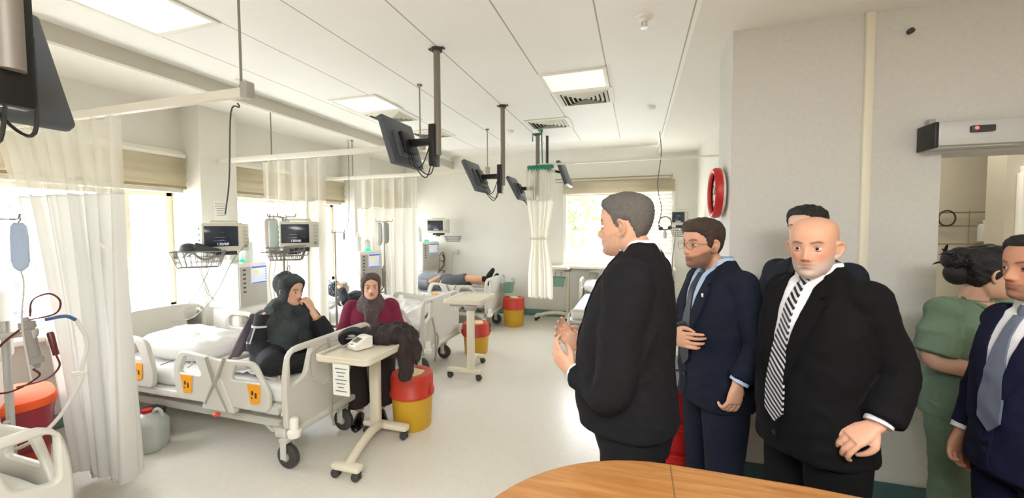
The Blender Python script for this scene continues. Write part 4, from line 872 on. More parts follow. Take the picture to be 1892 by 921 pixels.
# ============================================================ PEOPLE
def remesh(bm, voxel, smooth_it=3, fac=.5):
    bmesh.ops.recalc_face_normals(bm, faces=bm.faces)
    me = bpy.data.meshes.new('tmp'); bm.to_mesh(me); bm.free()
    o = bpy.data.objects.new('tmp', me); scene.collection.objects.link(o)
    r = o.modifiers.new('r', 'REMESH'); r.mode = 'VOXEL'; r.voxel_size = voxel
    if smooth_it: s = o.modifiers.new('s', 'SMOOTH'); s.factor = fac; s.iterations = smooth_it
    out = bpy.data.meshes.new_from_object(o.evaluated_get(bpy.context.evaluated_depsgraph_get()))
    bpy.data.objects.remove(o); bpy.data.meshes.remove(me); return out
def vco(me):
    a = np.empty(len(me.vertices)*3); me.vertices.foreach_get('co', a); return a.reshape(-1, 3)
def setco(me, a): me.vertices.foreach_set('co', a.astype(np.float64).ravel()); me.update()
def g(x, m, s): return np.exp(-((x-m)/s)**2)
# ---- head: z from chin 0 to crown .228, face towards +y
HZ = np.array([-.006, .0, .012, .030, .055, .080, .105, .130, .155, .180, .203, .219, .228, .230])
HW = np.array([.012, .028, .043, .053, .060, .0655, .0700, .0735, .0760, .0750, .0650, .046, .018, .002])
HF = np.array([.066, .083, .092, .0925, .0915, .0915, .0915, .0945, .0950, .0895, .0730, .048, .018, .002])
HB = np.array([-.03, -.02, -.005, .020, .050, .072, .086, .094, .0980, .0950, .0810, .056, .022, .002])
def head_pts(nz=64, nt=96, fat=0., nose=1., extra=None):
    zs = np.interp(np.linspace(0, 1, nz), np.linspace(0, 1, len(HZ)), HZ)
    def sm(v):
        a = np.interp(zs, HZ, v)
        for _ in range(3): a[1:-1] = (a[:-2]+2*a[1:-1]+a[2:])/4
        return a
    W, F, B = sm(HW), sm(HF), sm(HB)
    W = W+fat*g(zs, .035, .05)
    th = np.linspace(0, 2*np.pi, nt, endpoint=False); c, s = np.cos(th), np.sin(th)
    e = 2/2.25
    X = W[:, None]*np.sign(c)*np.abs(c)**e; Yf = np.where(s >= 0, F[:, None], B[:, None])
    Y = Yf*np.sign(s)*np.abs(s)**e; Z = np.repeat(zs[:, None], nt, 1)
    fr = np.clip(s, 0, 1)**.5
    ax = np.abs(X); d = np.zeros_like(X)
    # nose
    ridge = np.interp(Z, [.060, .066, .074, .084, .100, .118, .130], [0, .008, .026, .024, .014, .006, 0])*nose
    wid = np.interp(Z, [.06, .075, .085, .12], [.013, .0155, .012, .009])
    d += ridge*np.exp(-(X/wid)**2)
    d += .007*g(ax, .0155, .006)*g(Z, .072, .008)
    d -= .0085*g(ax, .031, .0135)*g(Z, .114, .011)       # eye sockets
    d += .0045*g(ax, .026, .022)*g(Z, .131, .008)        # brows
    d += .0045*g(ax, .044, .016)*g(Z, .092, .015)        # cheekbones
    d -= .004*g(ax, .046, .014)*g(Z, .058, .016)
    d += .0065*g(X, 0, .022)*g(Z, .0545, .0045)+.0070*g(X, 0, .020)*g(Z, .0425, .005)-.003*g(X, 0, .026)*g(Z, .0485, .0018)
    d += .007*g(X, 0, .022)*g(Z, .014, .012)-.003*g(X, 0, .02)*g(Z, .031, .006)
    d += .003*g(X, 0, .03)*g(Z, .052, .018)
    if extra: d = d+extra(X, Z)
    Y = Y+d*fr
    return np.stack([X, Y, Z], -1)
def head_rings(bm, P, mat):
    rings(bm, [[mat @ Vector(p) for p in row] for row in P])
def ears(bm, mat, W=.072, s=1.):
    for sg in (-1, 1):
        R = mat @ T(sg*W, -.004, .105) @ RZ(sg*.35) @ RY(sg*.12) @ RX(-.15)
        pts = [(sg*.006, .012*s, -.030*s), (sg*.010, -.002, -.022*s), (sg*.014, -.014*s, .0), (sg*.015, -.014*s, .018*s), (sg*.012, .0, .030*s), (sg*.006, .013*s, .022*s)]
        vs = tube(bm, pts, [.006, .0055, .005, .005, .0055, .005], 8, 4, dome=True)+list(ell(bm, (sg*.004, -.001, .0), (.007, .015*s, .026*s), 12, 8))
        tf(bm, vs, R)
def hand(bm, wrist, fdir, palm, side, curl=.5, spread=.06, s=1., thumb=.5, point=False):
    """wrist point, direction of the fingers, palm normal, side=+1 if the thumb lies towards fdir x palm"""
    f = Vector(fdir).normalized(); p = Vector(palm); p = (p-f*p.dot(f)).normalized(); t = f.cross(p)*side; w = Vector(wrist)
    def at(a, b, c): return w+(f*a+t*b+p*c)*s
    # palm: tapering rounded block
    rs = []
    for a, hw, ht, off in ((-.02, .024, .019, 0), (.01, .027, .018, .0), (.04, .036, .016, 0), (.07, .040, .014, .001), (.09, .039, .0115, .002)):
        rs.append([at(a, hw*math.copysign(abs(math.cos(q))**.7, math.cos(q)), off+ht*math.copysign(abs(math.sin(q))**.8, math.sin(q))) for q in (2*PI*k/16 for k in range(16))])
    rings(bm, rs)
    L = [(.030, .042, .027, .021), (.0105, .046, .031, .022), (-.0105, .043, .029, .021), (-.030, .034, .022, .018)]
    for i, (b, l1, l2, l3) in enumerate(L):
        cu = curl*(1+.08*i) if not (point and i == 0) else .08
        ang = spread*(1.5-i); d0 = f*math.cos(ang)+t*math.sin(ang); q = at(.085, b, .002); P = [w+(q-w)*.75+p*.0, q]; a = cu*.55
        for l, k in ((l1, .9), (l2, 1.0), (l3, .6)):
            q = q+(d0*math.cos(a)+p*math.sin(a))*l*s; P.append(q); a += cu*k
        tube(bm, P, [.0085*s, .0092*s, .0088*s, .0080*s, .0066*s], 8, 2, dome=True)
    q0 = at(.018, .022, .006); q1 = at(.048, .048, .012+.012*thumb); q2 = at(.078, .052-.01*thumb, .022+.02*thumb); q3 = at(.10, .046-.022*thumb, .03+.03*thumb)
    tube(bm, [q0, q1, q2, q3], [.014*s, .0125*s, .0100*s, .0075*s], 8, 3, dome=True)
def torso(bm, secs, n=36, p=2.4):
    """secs: (centre Vector, half width, front depth, back depth, tilt about x, yaw)"""
    rs = []
    for c, w_, fd, bd, tx, yz in secs:
        R = RZ(yz) @ RX(tx); r = []
        for k in range(n):
            q = 2*PI*k/n; co, si = math.cos(q), math.sin(q)
            r.append(Vector(c)+R @ Vector((w_*math.copysign(abs(co)**(2/p), co), (fd if si > 0 else bd)*math.copysign(abs(si)**(2/p), si), 0)))
        rs.append(r)
    # subdivide along the length
    out = []
    cols = [catmull([r[k] for r in rs], 4) for k in range(n)]
    for i in range(len(cols[0])): out.append([cols[k][i] for k in range(n)])
    rings(bm, out)
def face_paint(me, Hm, skin, lip, beard=None, beard_amt=0., brow=(.12, .10, .09), blush=.0, bz=(.085, .066), goatee=False):
    """pigment of skin, lips, eyebrows and beard, with mouth crease and nostril shade painted in, stored per vertex (head space via inverse of Hm)"""
    co = vco(me); Mi = np.array(Hm.inverted()); h = co @ Mi[:3, :3].T+Mi[:3, 3]
    X, Y, Z = h[:, 0], h[:, 1], h[:, 2]; ax = np.abs(X)
    sk = np.array(lin(skin)); C = np.repeat(sk[None, :], len(co), 0)
    inhead = (Z > -.03) & (Z < .24) & (ax < .1) & (np.abs(Y) < .14)
    def mix(m, c):
        nonlocal C
        m = np.clip(m, 0, 1)[:, None]*inhead[:, None]; C = C*(1-m)+np.array(lin(c))[None, :]*m
    fr = np.clip((Y-.02)/.03, 0, 1)
    mix(.35*g(ax, .042, .02)*g(Z, .082, .02)*fr+.4*g(ax, 0, .018)*g(Z, .074, .014)*fr, (skin[0], skin[1]*.82, skin[2]*.78))
    if beard is not None:
        top = np.interp(ax, [0, .02, .04, .06, .075], [.060, .061, bz[1], bz[0]-.004, bz[0]+.018])
        m = np.clip((top-Z)/.010, 0, 1)*np.clip((Y+.012)/.02, 0, 1)*np.clip((Z+.02)/.01, 0, 1)
        nz = np.sin(X*2100)*np.sin(Z*1900+Y*900)*.12
        mix(m*(beard_amt+nz), beard)
    mix(.85*g(X, 0, .019)*g(Z, .0545, .0038)*fr+.85*g(X, 0, .017)*g(Z, .0430, .0042)*fr, lip)
    mix(.7*np.exp(-(X/.022)**4)*g(Z, .0487, .0012)*fr, (.35, .16, .14))  # shade in the crease between the lips, put into the colour
    zb = .1335+.004*g(ax, .034, .012)
    mix(.95*np.exp(-((ax-.030)/.0195)**6)*g(Z, zb, .0042)*fr, brow)
    mix(.35*g(ax, .031, .016)*g(Z, .106, .006)*fr, (skin[0]*.75, skin[1]*.66, skin[2]*.62))
    mix(.8*g(ax, .008, .0035)*g(Z, .0655, .0025)*fr, (.3, .15, .12))  # dark of the nostrils painted as colour, no holes modelled
    a = me.color_attributes.new('pigment_and_shade', 'FLOAT_COLOR', 'POINT'); a.data.foreach_set('color', np.concatenate([C, np.ones((len(C), 1))], 1).astype(np.float32).ravel())
m_skin = M('skin', (.8, .6, .5), .5, attr='pigment_and_shade', spec=.35)
def eyes(parent, Hm, iris=(.16, .10, .06), lid=.35, gaze=0., skin=(.8, .6, .5), squint=0.):
    for sg in (-1, 1):
        bm = NB(); c = Hm @ Vector((sg*.031, .0765, .1135)); R = Hm.to_3x3().to_4x4()
        n0 = len(bm.verts); vs = bmesh.ops.create_uvsphere(bm, u_segments=20, v_segments=14, radius=.0125)['verts']
        tf(bm, vs, T(*c) @ R @ RZ(gaze) @ RX(-PI/2))
        o = obj('eye', bm, M('eye_white', (.88, .85, .82), .25), parent, 180)
        bm = NB(); lathe(bm, [(.001, .0132), (.003, .0128), (.0056, .0118), (.0062, .0106), (.001, .0100)], 16, T(*c) @ R @ RZ(gaze) @ RX(-PI/2)); obj('iris', bm, M('iris_brown', iris, .2), o, 180)
        # eyelids: two shells over the ball
        for nm, a0, a1 in (('upper_eyelid', .34-squint, 1.5), ('lower_eyelid', -1.5, -.50+squint)):
            bm = NB(); r = .0136
            grid(bm, lambda u, v: T(*c) @ R @ Vector((r*math.sin((u-.5)*2.6)*math.cos((a0+(a1-a0)*v)*1.), r*math.cos((u-.5)*2.6)*math.cos(a0+(a1-a0)*v), r*math.sin(a0+(a1-a0)*v))), 12, 6)
            obj(nm, bm, M('eyelid_%d' % int(skin[0]*100+skin[2]*10), (skin[0]*.86, skin[1]*.8, skin[2]*.78), .5), parent, 180, .0008)
def hair(parent, P, Hm, mat, line, thick, front_quiff=0., seed=1, name='hair', bun=None, wav=.003, freq=60, zmin=.0):
    """closed shell over the scalp: head surface pushed out where hair grows, tucked under the skin elsewhere"""
    nz, nt, _ = P.shape
    ctr = np.array([0, -.005, .115]); N = P-ctr; N /= np.linalg.norm(N, axis=-1, keepdims=True)
    X, Y, Z = P[..., 0], P[..., 1], P[..., 2]
    ang = np.degrees(np.arctan2(np.abs(X), Y))            # 0 front .. 180 back
    zl = np.interp(ang, [a for a, b in line], [b for a, b in line])
    m = np.clip((Z-zl)/.016, -1, 1)
    t = np.where(m > 0, thick*np.interp(m, [0, 1], [.35, 1])*np.interp(Z, [.05, .12, .19, .23], [.55, .75, 1.15, 1.2]), -.006)
    t = t+np.where(m > 0, front_quiff*np.clip((Y-.02)/.06, 0, 1)*np.clip((Z-.17)/.03, 0, 1), 0)
    rnd = np.random.default_rng(seed)
    ph = rnd.uniform(0, 6, 4)
    nzv = np.sin(X*freq*3+ph[0]+Z*40)*np.sin(Y*freq*2+ph[1])+.6*np.sin(X*freq*7+Y*20+ph[2])*np.sin(Z*freq*4+ph[3])
    t = t+np.where(m > 0, wav*nzv*np.clip(m, 0, 1), 0)
    Q = P+N*t[..., None]
    bm = NB(); head_rings(bm, Q, Hm)
    if bun: bun(bm, Hm)
    return obj(name, bm, mat, parent, 180)
m_hairg = M('hair_grey_brown', (.36, .34, .32), .7, var=.15, vscale=90, bump=.35, bscale=260)
m_hairb = M('hair_brown', (.23, .17, .12), .65, var=.25, vscale=80, bump=.5, bscale=240); m_hairk = M('hair_black', (.07, .055, .055), .55, var=.25, vscale=70, bump=.5, bscale=220)
SHORT = [(0, .190), (28, .186), (45, .168), (58, .150), (68, .110), (80, .100), (88, .128), (108, .128), (118, .10), (135, .055), (180, .035)]
def nneck(bm, Hm, neck0, r=.056):
    top = Hm @ Vector((0, -.012, .06)); n0 = Vector(neck0); mid = (top*.55+n0*.45)+(Hm.to_3x3() @ Vector((0, -.006, 0)))
    tube(bm, [n0, mid, top], [r*1.12, r, r*.93], 20, 4)
def arm(bm, sh, el, wr, r=(.05, .042, .028), n=14): tube(bm, [sh, Vector(sh).lerp(Vector(el), .5), el, Vector(el).lerp(Vector(wr), .35), wr], [r[0], r[0]*.95, r[1], r[1]*.98, r[2]], n, 5, dome=True)
def sleeve(bm, sh, el, wr, r0, r1, r2, n=18): tube(bm, [sh, Vector(sh).lerp(Vector(el), .45), Vector(sh).lerp(Vector(el), .9), Vector(el).lerp(Vector(wr), .15), Vector(el).lerp(Vector(wr), .6), wr], [r0, r0*.92, r1*1.02, r1, (r1+r2)/2, r2], n, 5)
def wrinkle(me, amp, sc, seed=0., aniso=(1, 1, 1)):
    co = vco(me); out = co.copy(); nrm = np.empty(len(me.vertices)*3); me.vertices.foreach_get('normal', nrm); nrm = nrm.reshape(-1, 3)
    k = np.array([noise.noise(Vector((c[0]*sc*aniso[0]+seed, c[1]*sc*aniso[1], c[2]*sc*aniso[2]))) for c in co])
    setco(me, co+nrm*(amp*(1-np.abs(k)*2.2))[:, None])
def drape(me, poly, off, th, name, mat, parent, step=.012, axis=Vector((0, -1, 0)), org=None, fold=None, zrange=None, smooth=60):
    """lay a flat outline (x,z) of the given thickness on the front (+y) of a garment mesh, following it"""
    bvh = BVHTree.FromPolygons([v.co for v in me.vertices], [list(p.vertices) for p in me.polygons])
    cu = bpy.data.curves.new('tmp', 'CURVE'); cu.dimensions = '2D'; cu.fill_mode = 'BOTH'
    s = cu.splines.new('POLY'); s.points.add(len(poly)-1); s.use_cyclic_u = True
    for p, q in zip(s.points, poly): p.co = (q[0], q[1], 0, 1)
    o = bpy.data.objects.new('tmp', cu); scene.collection.objects.link(o)
    m2 = bpy.data.meshes.new_from_object(o.evaluated_get(bpy.context.evaluated_depsgraph_get())); bpy.data.objects.remove(o)
    bm = NB(); bm.from_mesh(m2); bpy.data.meshes.remove(m2)
    bmesh.ops.triangulate(bm, faces=bm.faces)
    for _ in range(5):
        es = [e for e in bm.edges if e.calc_length() > step]
        if not es: break
        bmesh.ops.subdivide_edges(bm, edges=es, cuts=1); bmesh.ops.triangulate(bm, faces=bm.faces)
    for v in bm.verts:
        x, z = v.co.x, v.co.y; hit = bvh.ray_cast(Vector((x, 1.2, z)), Vector((0, -1, 0)))
        y = hit[0].y if hit[0] is not None else 0
        v.co = Vector((x, y+off, z))
    for _ in range(2): bmesh.ops.smooth_vert(bm, verts=bm.verts, factor=.5, use_axis_y=True)
    for f in bm.faces:
        if f.normal.y < 0: f.normal_flip()
    r = bmesh.ops.extrude_face_region(bm, geom=list(bm.faces), use_keep_orig=True)
    for v in r['geom']:
        if isinstance(v, bmesh.types.BMVert): v.co.y -= th
    return obj(name, bm, mat, parent, smooth)
def legs(bm, hips, knees, ankles, r=(.098, .066, .048), n=20, knee_f=1.0):
    for h, k, a in zip(hips, knees, ankles): tube(bm, [h, Vector(h).lerp(Vector(k), .5), k, Vector(k).lerp(Vector(a), .4), a], [r[0], (r[0]+r[1])*.52, r[1], r[1]*.97, r[2]], n, 5)
def shoe(parent, a, yaw, mat, L=.27):
    bm = NB(); rs = []
    for y, w_, h in ((-.07, .022, .05), (-.065, .034, .07), (-.03, .038, .085), (.02, .040, .08), (.08, .046, .060), (.14, .047, .048), (.18, .036, .038), (.205, .012, .025)):
        rs.append([Vector((w_*math.cos(q), y*L/.27, max(0, h/2+h/2*math.sin(q)*1.0))) for q in (2*PI*k/16 for k in range(16))])
    rings(bm, rs); tf(bm, list(bm.verts), T(a[0], a[1], 0) @ RZ(yaw)); return obj('shoe', bm, mat, parent, 60)
def suit_man(label, loc, face, H, belly, skin, suit, shirt, tie, arms, Hm_rot, vox=.0055, sh_w=.20, hands=None, beard=None, beard_amt=0., lip=(.62, .38, .34), hair_kw=None, hair_mat=None, iris=(.15, .09, .06), fat=0., brow=(.1, .08, .07), tie_pat=None, head_s=1., squint=0., gaze=0., lean=0., stance=(.10, .10, 0), lapel=True, nose=1., jack_len=.0, bz=(.085, .066), vdepth=.0, chest=1., headf=.03, pin=False, kk=None, open_v=.055, cuff_r=.046):
    """standing man in a suit; local frame: +y forward, +x his right; H = height"""
    k = kk or H/1.76; t = thing('person', label, 'person', loc, face)
    zs = 1.45*k; zh = .90*k          # shoulder, hip heights
    hz = H-.228*head_s*k**.5          # chin height
    nb = Vector((0, -.015+lean, 1.46*k))
    Hm = T(0, headf+lean, hz) @ Hm_rot @ T(0, 0, 0) @ Matrix.Scale(head_s, 4)
    P = head_pts(fat=fat, nose=nose)
    shx = sh_w*k*.80
    sh = [Vector((s*shx, -.015+lean*.9, zs-.045)) for s in (-1, 1)]
    # ---------------- body (skin), one surface: head, neck, chest, arms, hands, legs
    bm = NB(); head_rings(bm, P, Hm); ears(bm, Hm); nneck(bm, Hm, nb-Vector((0, 0, .05)), .058+fat*.6)
    torso(bm, [(Vector((0, lean*.1, zh-.08)), .13, .10, .10, 0, 0), (Vector((0, lean*.5, 1.15*k)), .13, .09+belly*.5, .09, 0, 0), (Vector((0, lean*.8, 1.35*k)), .14, .09, .09, 0, 0), (nb-Vector((0, 0, .02)), .06, .05, .05, 0, 0)], 20)
    for i, (el, wr) in enumerate(arms): arm(bm, sh[i], el, wr, (.04, .034, .026))
    hips = [Vector((s*.09*k, 0, zh-.02)) for s in (-1, 1)]
    ank = [Vector((s*stance[0]*k, (.5-i)*2*stance[2], .09)) for i, s in enumerate((-1, 1))]
    kn = [Vector((s*.095*k, .02+(.5-i)*1.2*stance[2], .49*k)) for i, s in enumerate((-1, 1))]
    legs(bm, hips, kn, ank, (.07, .05, .04), 12)
    for hd in hands: hand(bm, *hd[:4], **hd[4])
    me = remesh(bm, .0042, 2, .4); face_paint(me, Hm, skin, lip, beard, beard_amt, brow, bz=bz)
    body = mobj('body', me, m_skin, t, 180)
    eyes(body, Hm, iris, gaze=gaze, skin=skin, squint=squint)
    if hair_kw: hair(body, P, Hm, hair_mat, **hair_kw)
    # ---------------- trousers and shoes
    bm = NB(); torso(bm, [(Vector((0, 0, zh-.12)), .165*k, .115+belly*.2, .135, 0, 0), (Vector((0, 0, zh)), .175*k, .12+belly*.6, .13, 0, 0), (Vector((0, lean*.2, zh+.14)), .17*k, .12+belly, .115, 0, 0)], 28)
    legs(bm, hips, [q+Vector((0, -.01, 0)) for q in kn], [a+Vector((0, 0, -.02)) for a in ank], (.108, .083, .078), 22)
    for a in ank: tube(bm, [a+Vector((0, .01, .02)), a+Vector((0, .01, -.055))], [.078, .085], 20)
    me = remesh(bm, .009, 4); wrinkle(me, .004, 7, 3., (1, 1, .6)); mobj('trousers', me, suit, t, 180)
    for i, a in enumerate(ank): shoe(t, (a.x, a.y+.03), (.18 if i else -.18)*-1, M('shoe_leather', (.05, .045, .045), .25))
    # ---------------- jacket
    c = chest
    bm = NB()
    hem = .80*k-jack_len
    torso(bm, [(Vector((0, lean*.05, hem)), .195*k, .135+belly*.75, .150, 0, 0), (Vector((0, lean*.05, hem+.015)), .197*k, .140+belly*.8, .152, 0, 0), (Vector((0, lean*.2, .95*k)), .195*k, .135+belly, .148, 0, 0), (Vector((0, lean*.4, 1.08*k)), .190*k*c, .130+belly*1.05, .132, 0, 0),
               (Vector((0, lean*.7, 1.25*k)), .200*k*c, .130+belly*.6, .132, 0, 0), (Vector((0, lean*.85, 1.37*k)), .195*k*c, .115+belly*.15, .125, 0, 0), (Vector((0, lean*.95, 1.445*k)), .165*k, .080, .098, 0, 0), (Vector((0, lean-.012, 1.49*k)), .095*k, .050, .068, 0, 0), (Vector((0, lean-.015, 1.515*k)), .068*k, .035, .058, 0, 0)], 40)
    for i, (el, wr) in enumerate(arms):
        d = (Vector(wr)-Vector(el)).normalized(); sleeve(bm, sh[i]+Vector((0, 0, .005)), el, Vector(wr)-d*.015, .071*k*c, .058*k, cuff_r)
        ell(bm, sh[i]+Vector((0, 0, .0)), (.070*k*c, .080, .068), 16, 10)
    me = remesh(bm, .0075, 5)
    wrinkle(me, .006, 6.5, 1., (1.2, 1.2, .8)); wrinkle(me, .003, 14, 4.)
    jk = mobj('jacket', me, suit, t, 180)
    # shirt V, tie, lapels
    ztop = 1.505*k; zv = (1.06+vdepth)*k; wv = open_v
    if shirt is not None:
        col = [(-.05, ztop-.005), (-.062, ztop-.045), (-wv, 1.36*k), (-.03, (zv+1.25*k)/2), (-.006, zv), (.006, zv), (.03, (zv+1.25*k)/2), (wv, 1.36*k), (.062, ztop-.045), (.05, ztop-.005)]
        drape(me, col, .005, .02, 'shirt', shirt, t)
        cb = NB(); ctr = Hm @ Vector((0, -.012, .02)); base = nb+Vector((0, .0, .02))
        R = []
        for z, rr, fd in ((.0, .070, .004), (.035, .064, .004), (.062, .061, -.004), (.058, .066, -.004), (.03, .071, .004), (.0, .076, .006)):
            R.append([base+Vector(((rr)*math.cos(q), (rr+.004)*math.sin(q)*1.0+.006, z-.018*max(0, math.sin(q))-.01)) for q in (2*PI*n/32 for n in range(32))])
        rings(cb, R, cap=False); cl = obj('shirt_collar', cb, shirt, t, 60)
        for s in (-1, 1):
            bm = NB(); A = base+Vector((s*.012, .084, .012)); bm.faces.new([bm.verts.new(q) for q in (base+Vector((s*.004, .076, .036)), base+Vector((s*.055, .056, .042)), base+Vector((s*.058, .066, .0)), base+Vector((s*.032, .092, -.045)))]); obj('collar_point', bm, shirt, cl, 0, .003)
    if tie is not None:
        zk = 1.455*k
        tp = drape(me, [(-.014, zk), (-.020, zk-.10), (-.040, zv+.05), (-.038, zv-.03), (0, zv-.075), (.038, zv-.03), (.040, zv+.05), (.020, zk-.10), (.014, zk)], .012, .008, 'tie', tie, t)
        bm = NB(); hit = base+Vector((0, .088, -.005)); rings(bm, [[hit+Vector((w_*math.cos(q), .012*math.sin(q)+dy, z)) for q in (2*PI*n/14 for n in range(14))] for z, w_, dy in ((.018, .019, -.006), (.0, .023, 0), (-.03, .015, .006))]); obj('tie_knot', bm, tie, tp, 60)
    if lapel:
        for s in (-1, 1):
            lp = [(s*.070, ztop-.015), (s*.088, 1.45*k), (s*.105, 1.415*k), (s*.085, 1.405*k), (s*.118, 1.385*k), (s*.098, 1.28*k), (s*.012, zv-.005), (s*-.004, zv), (s*.022, (zv+1.25*k)/2), (s*(wv-.006), 1.36*k), (s*.052, 1.44*k)]
            drape(me, lp, .011, .014, 'lapel', suit, jk)
            bm = NB(); z0 = 1.30*k
        drape(me, [(-.012, zv), (.012, zv), (.016, .95*k), (.035, hem+.03), (-.0, hem+.03), (-.008, .95*k)], .004, .006, 'front_edge', suit, jk)
        for z in (zv-.02, zv-.12):
            hb = BVHTree.FromPolygons([v.co for v in me.vertices], [list(p.vertices) for p in me.polygons]).ray_cast(Vector((0, 1.2, z)), Vector((0, -1, 0)))
            if hb[0]: bm = NB(); lathe(bm, [(.001, 0), (.010, 0), (.010, .004), (.001, .005)], 14, T(.002, hb[0].y+.006, z) @ RX(-PI/2)); obj('button', bm, m_black, jk)
        if pin:
            hb = BVHTree.FromPolygons([v.co for v in me.vertices], [list(p.vertices) for p in me.polygons]).ray_cast(Vector((-.09, 1.2, 1.36*k)), Vector((0, -1, 0)))
            if hb[0]: bm = NB(); box(bm, (-.09, hb[0].y+.016, 1.355*k), (.013, .004, .018), .002); obj('lapel_pin', bm, m_white, jk)
    # cuffs
    if shirt is not None:
        for el, wr in arms:
            d = (Vector(wr)-Vector(el)).normalized(); bm = NB(); tube(bm, [Vector(wr)-d*.05, Vector(wr)+d*.004], .041, 18); obj('shirt_cuff', bm, shirt, t, 50)
    return t, Hm, body, me, jk
def wool(name, col): return M(name, col, .85, var=.12, vscale=200, bump=.15, bscale=400, spec=.2)
s_white = M('shirt_white', (.92, .92, .93), .8); s_blue = M('shirt_blue', (.66, .74, .85), .8)
def facing(dx, dy): return math.atan2(-dx, dy)   # rotation taking +y to (dx,dy)
def striped(name, c1, c2, ang, pitch):
    m = M(name, c1, .5); nt = m.node_tree; b = nt.nodes['Principled BSDF']; tc = nt.nodes.new('ShaderNodeTexCoord'); mp = nt.nodes.new('ShaderNodeMapping'); mp.inputs['Rotation'].default_value = (0, ang, 0)
    sp = nt.nodes.new('ShaderNodeSeparateXYZ'); pp = nt.nodes.new('ShaderNodeMath'); pp.operation = 'PINGPONG'; pp.inputs[1].default_value = pitch/2
    lt = nt.nodes.new('ShaderNodeMath'); lt.operation = 'LESS_THAN'; lt.inputs[1].default_value = pitch*.24
    mx = nt.nodes.new('ShaderNodeMix'); mx.data_type = 'RGBA'; mx.inputs[6].default_value = lin(c1)+(1,); mx.inputs[7].default_value = lin(c2)+(1,)
    ad = nt.nodes.new('ShaderNodeMath'); ad.operation = 'ADD'; ad.inputs[1].default_value = 10
    nt.links.new(tc.outputs['Object'], mp.inputs[0]); nt.links.new(mp.outputs[0], sp.inputs[0]); nt.links.new(sp.outputs[2], ad.inputs[0]); nt.links.new(ad.outputs[0], pp.inputs[0]); nt.links.new(pp.outputs[0], lt.inputs[0]); nt.links.new(lt.outputs[0], mx.inputs[0]); nt.links.new(mx.outputs[2], b.inputs['Base Color']); return m
V = Vector
# ---- grey-haired man, profile
t1, Hm, bd, jm, jk = suit_man('grey-haired man in a dark charcoal suit seen in profile, hands raised before his chest', (.0, 1.60, 0), facing(-.97, .20), 1.79, .085, (0.82, 0.63, 0.52), wool('suit_charcoal', (.085, .085, .095)), s_white, None,
    [(V((-.235, .03, 1.08)), V((-.12, .20, 1.10))), (V((.235, .05, 1.08)), V((.10, .23, 1.13)))], RX(-.05), sh_w=.215, chest=1.1,
    hands=[(V((-.115, .215, 1.10)), (.25, .75, .5), (.8, -.1, .3), -1, dict(curl=.55)), (V((.09, .245, 1.135)), (-.25, .7, .6), (-.7, -.1, .5), 1, dict(curl=.45))],
    hair_kw=dict(line=[(0, .186), (28, .184), (45, .172), (60, .150), (70, .108), (80, .098), (88, .128), (108, .128), (118, .10), (135, .055), (180, .030)], thick=.009, front_quiff=.010, wav=.0012, seed=2), hair_mat=m_hairg, beard=(.42, .36, .32), beard_amt=.22, fat=.010, headf=.035, kk=1.055, jack_len=-.075)
# ---- man in glasses
t2, Hm2, bd2, jm2, jk2 = suit_man('smiling bearded man in round glasses, navy suit and dark tie, one arm hanging', (.385, 2.225, 0), facing(-.93, -.40), 1.69, .02, (0.81, 0.61, 0.50), wool('suit_navy', (.085, .105, .16)), s_blue, M('tie_dark', (.09, .11, .14), .5),
    [(V((-.245, -.05, 1.13)), V((-.235, .04, .965))), (V((.20, .08, 1.12)), V((-.01, .25, 1.12)))], RZ(.2) @ RX(-.03),
    hands=[(V((-.235, .045, .955)), (.02, .18, -1), (1, .1, .1), 1, dict(curl=.7)), (V((-.025, .255, 1.12)), (-.85, -.35, .05), (-.2, -.9, 0), 1, dict(curl=.6, point=True))],
    hair_kw=dict(line=[(0, .176), (25, .176), (40, .164), (55, .146), (64, .105), (78, .092), (88, .125), (108, .128), (118, .10), (135, .055), (180, .035)], thick=.012, front_quiff=.016, wav=.0018, seed=4), hair_mat=m_hairb, beard=(.30, .21, .16), beard_amt=.72, brow=(.16, .11, .08), pin=True, squint=.12, kk=.985, headf=.075)
gl = thing('eyeglasses', None, None); 
bpy.data.objects.remove(gl)
gb = NB()
for s in (-1, 1):
    c = V((s*.032, .108, .112)); tube(gb, [Hm2 @ (c+V((.022*math.cos(a), -.004*abs(math.cos(a)) if s*math.cos(a) > 0 else 0, .021*math.sin(a)))) for a in [2*PI*k/28 for k in range(29)]], .0013, 6)
    tube(gb, [Hm2 @ V((s*.054, .102, .116)), Hm2 @ V((s*.072, .085, .117)), Hm2 @ V((s*.079, .0, .115)), Hm2 @ V((s*.076, -.02, .105))], .0014, 6, 3)
tube(gb, [Hm2 @ V((-.010, .110, .118)), Hm2 @ V((0, .114, .121)), Hm2 @ V((.010, .110, .118))], .0013, 6, 3)
go = obj('glasses_frame', gb, M('gold_wire', (.62, .55, .42), .3, .8), t2)
gb = NB()
for s in (-1, 1):
    lathe(gb, [(.001, 0), (.021, 0), (.021, .001), (.001, .001)], 24, Hm2 @ T(s*.032, .107, .112) @ RX(PI/2))
    obj('lens', gb, m_glass, go); gb = NB()
gb.free()
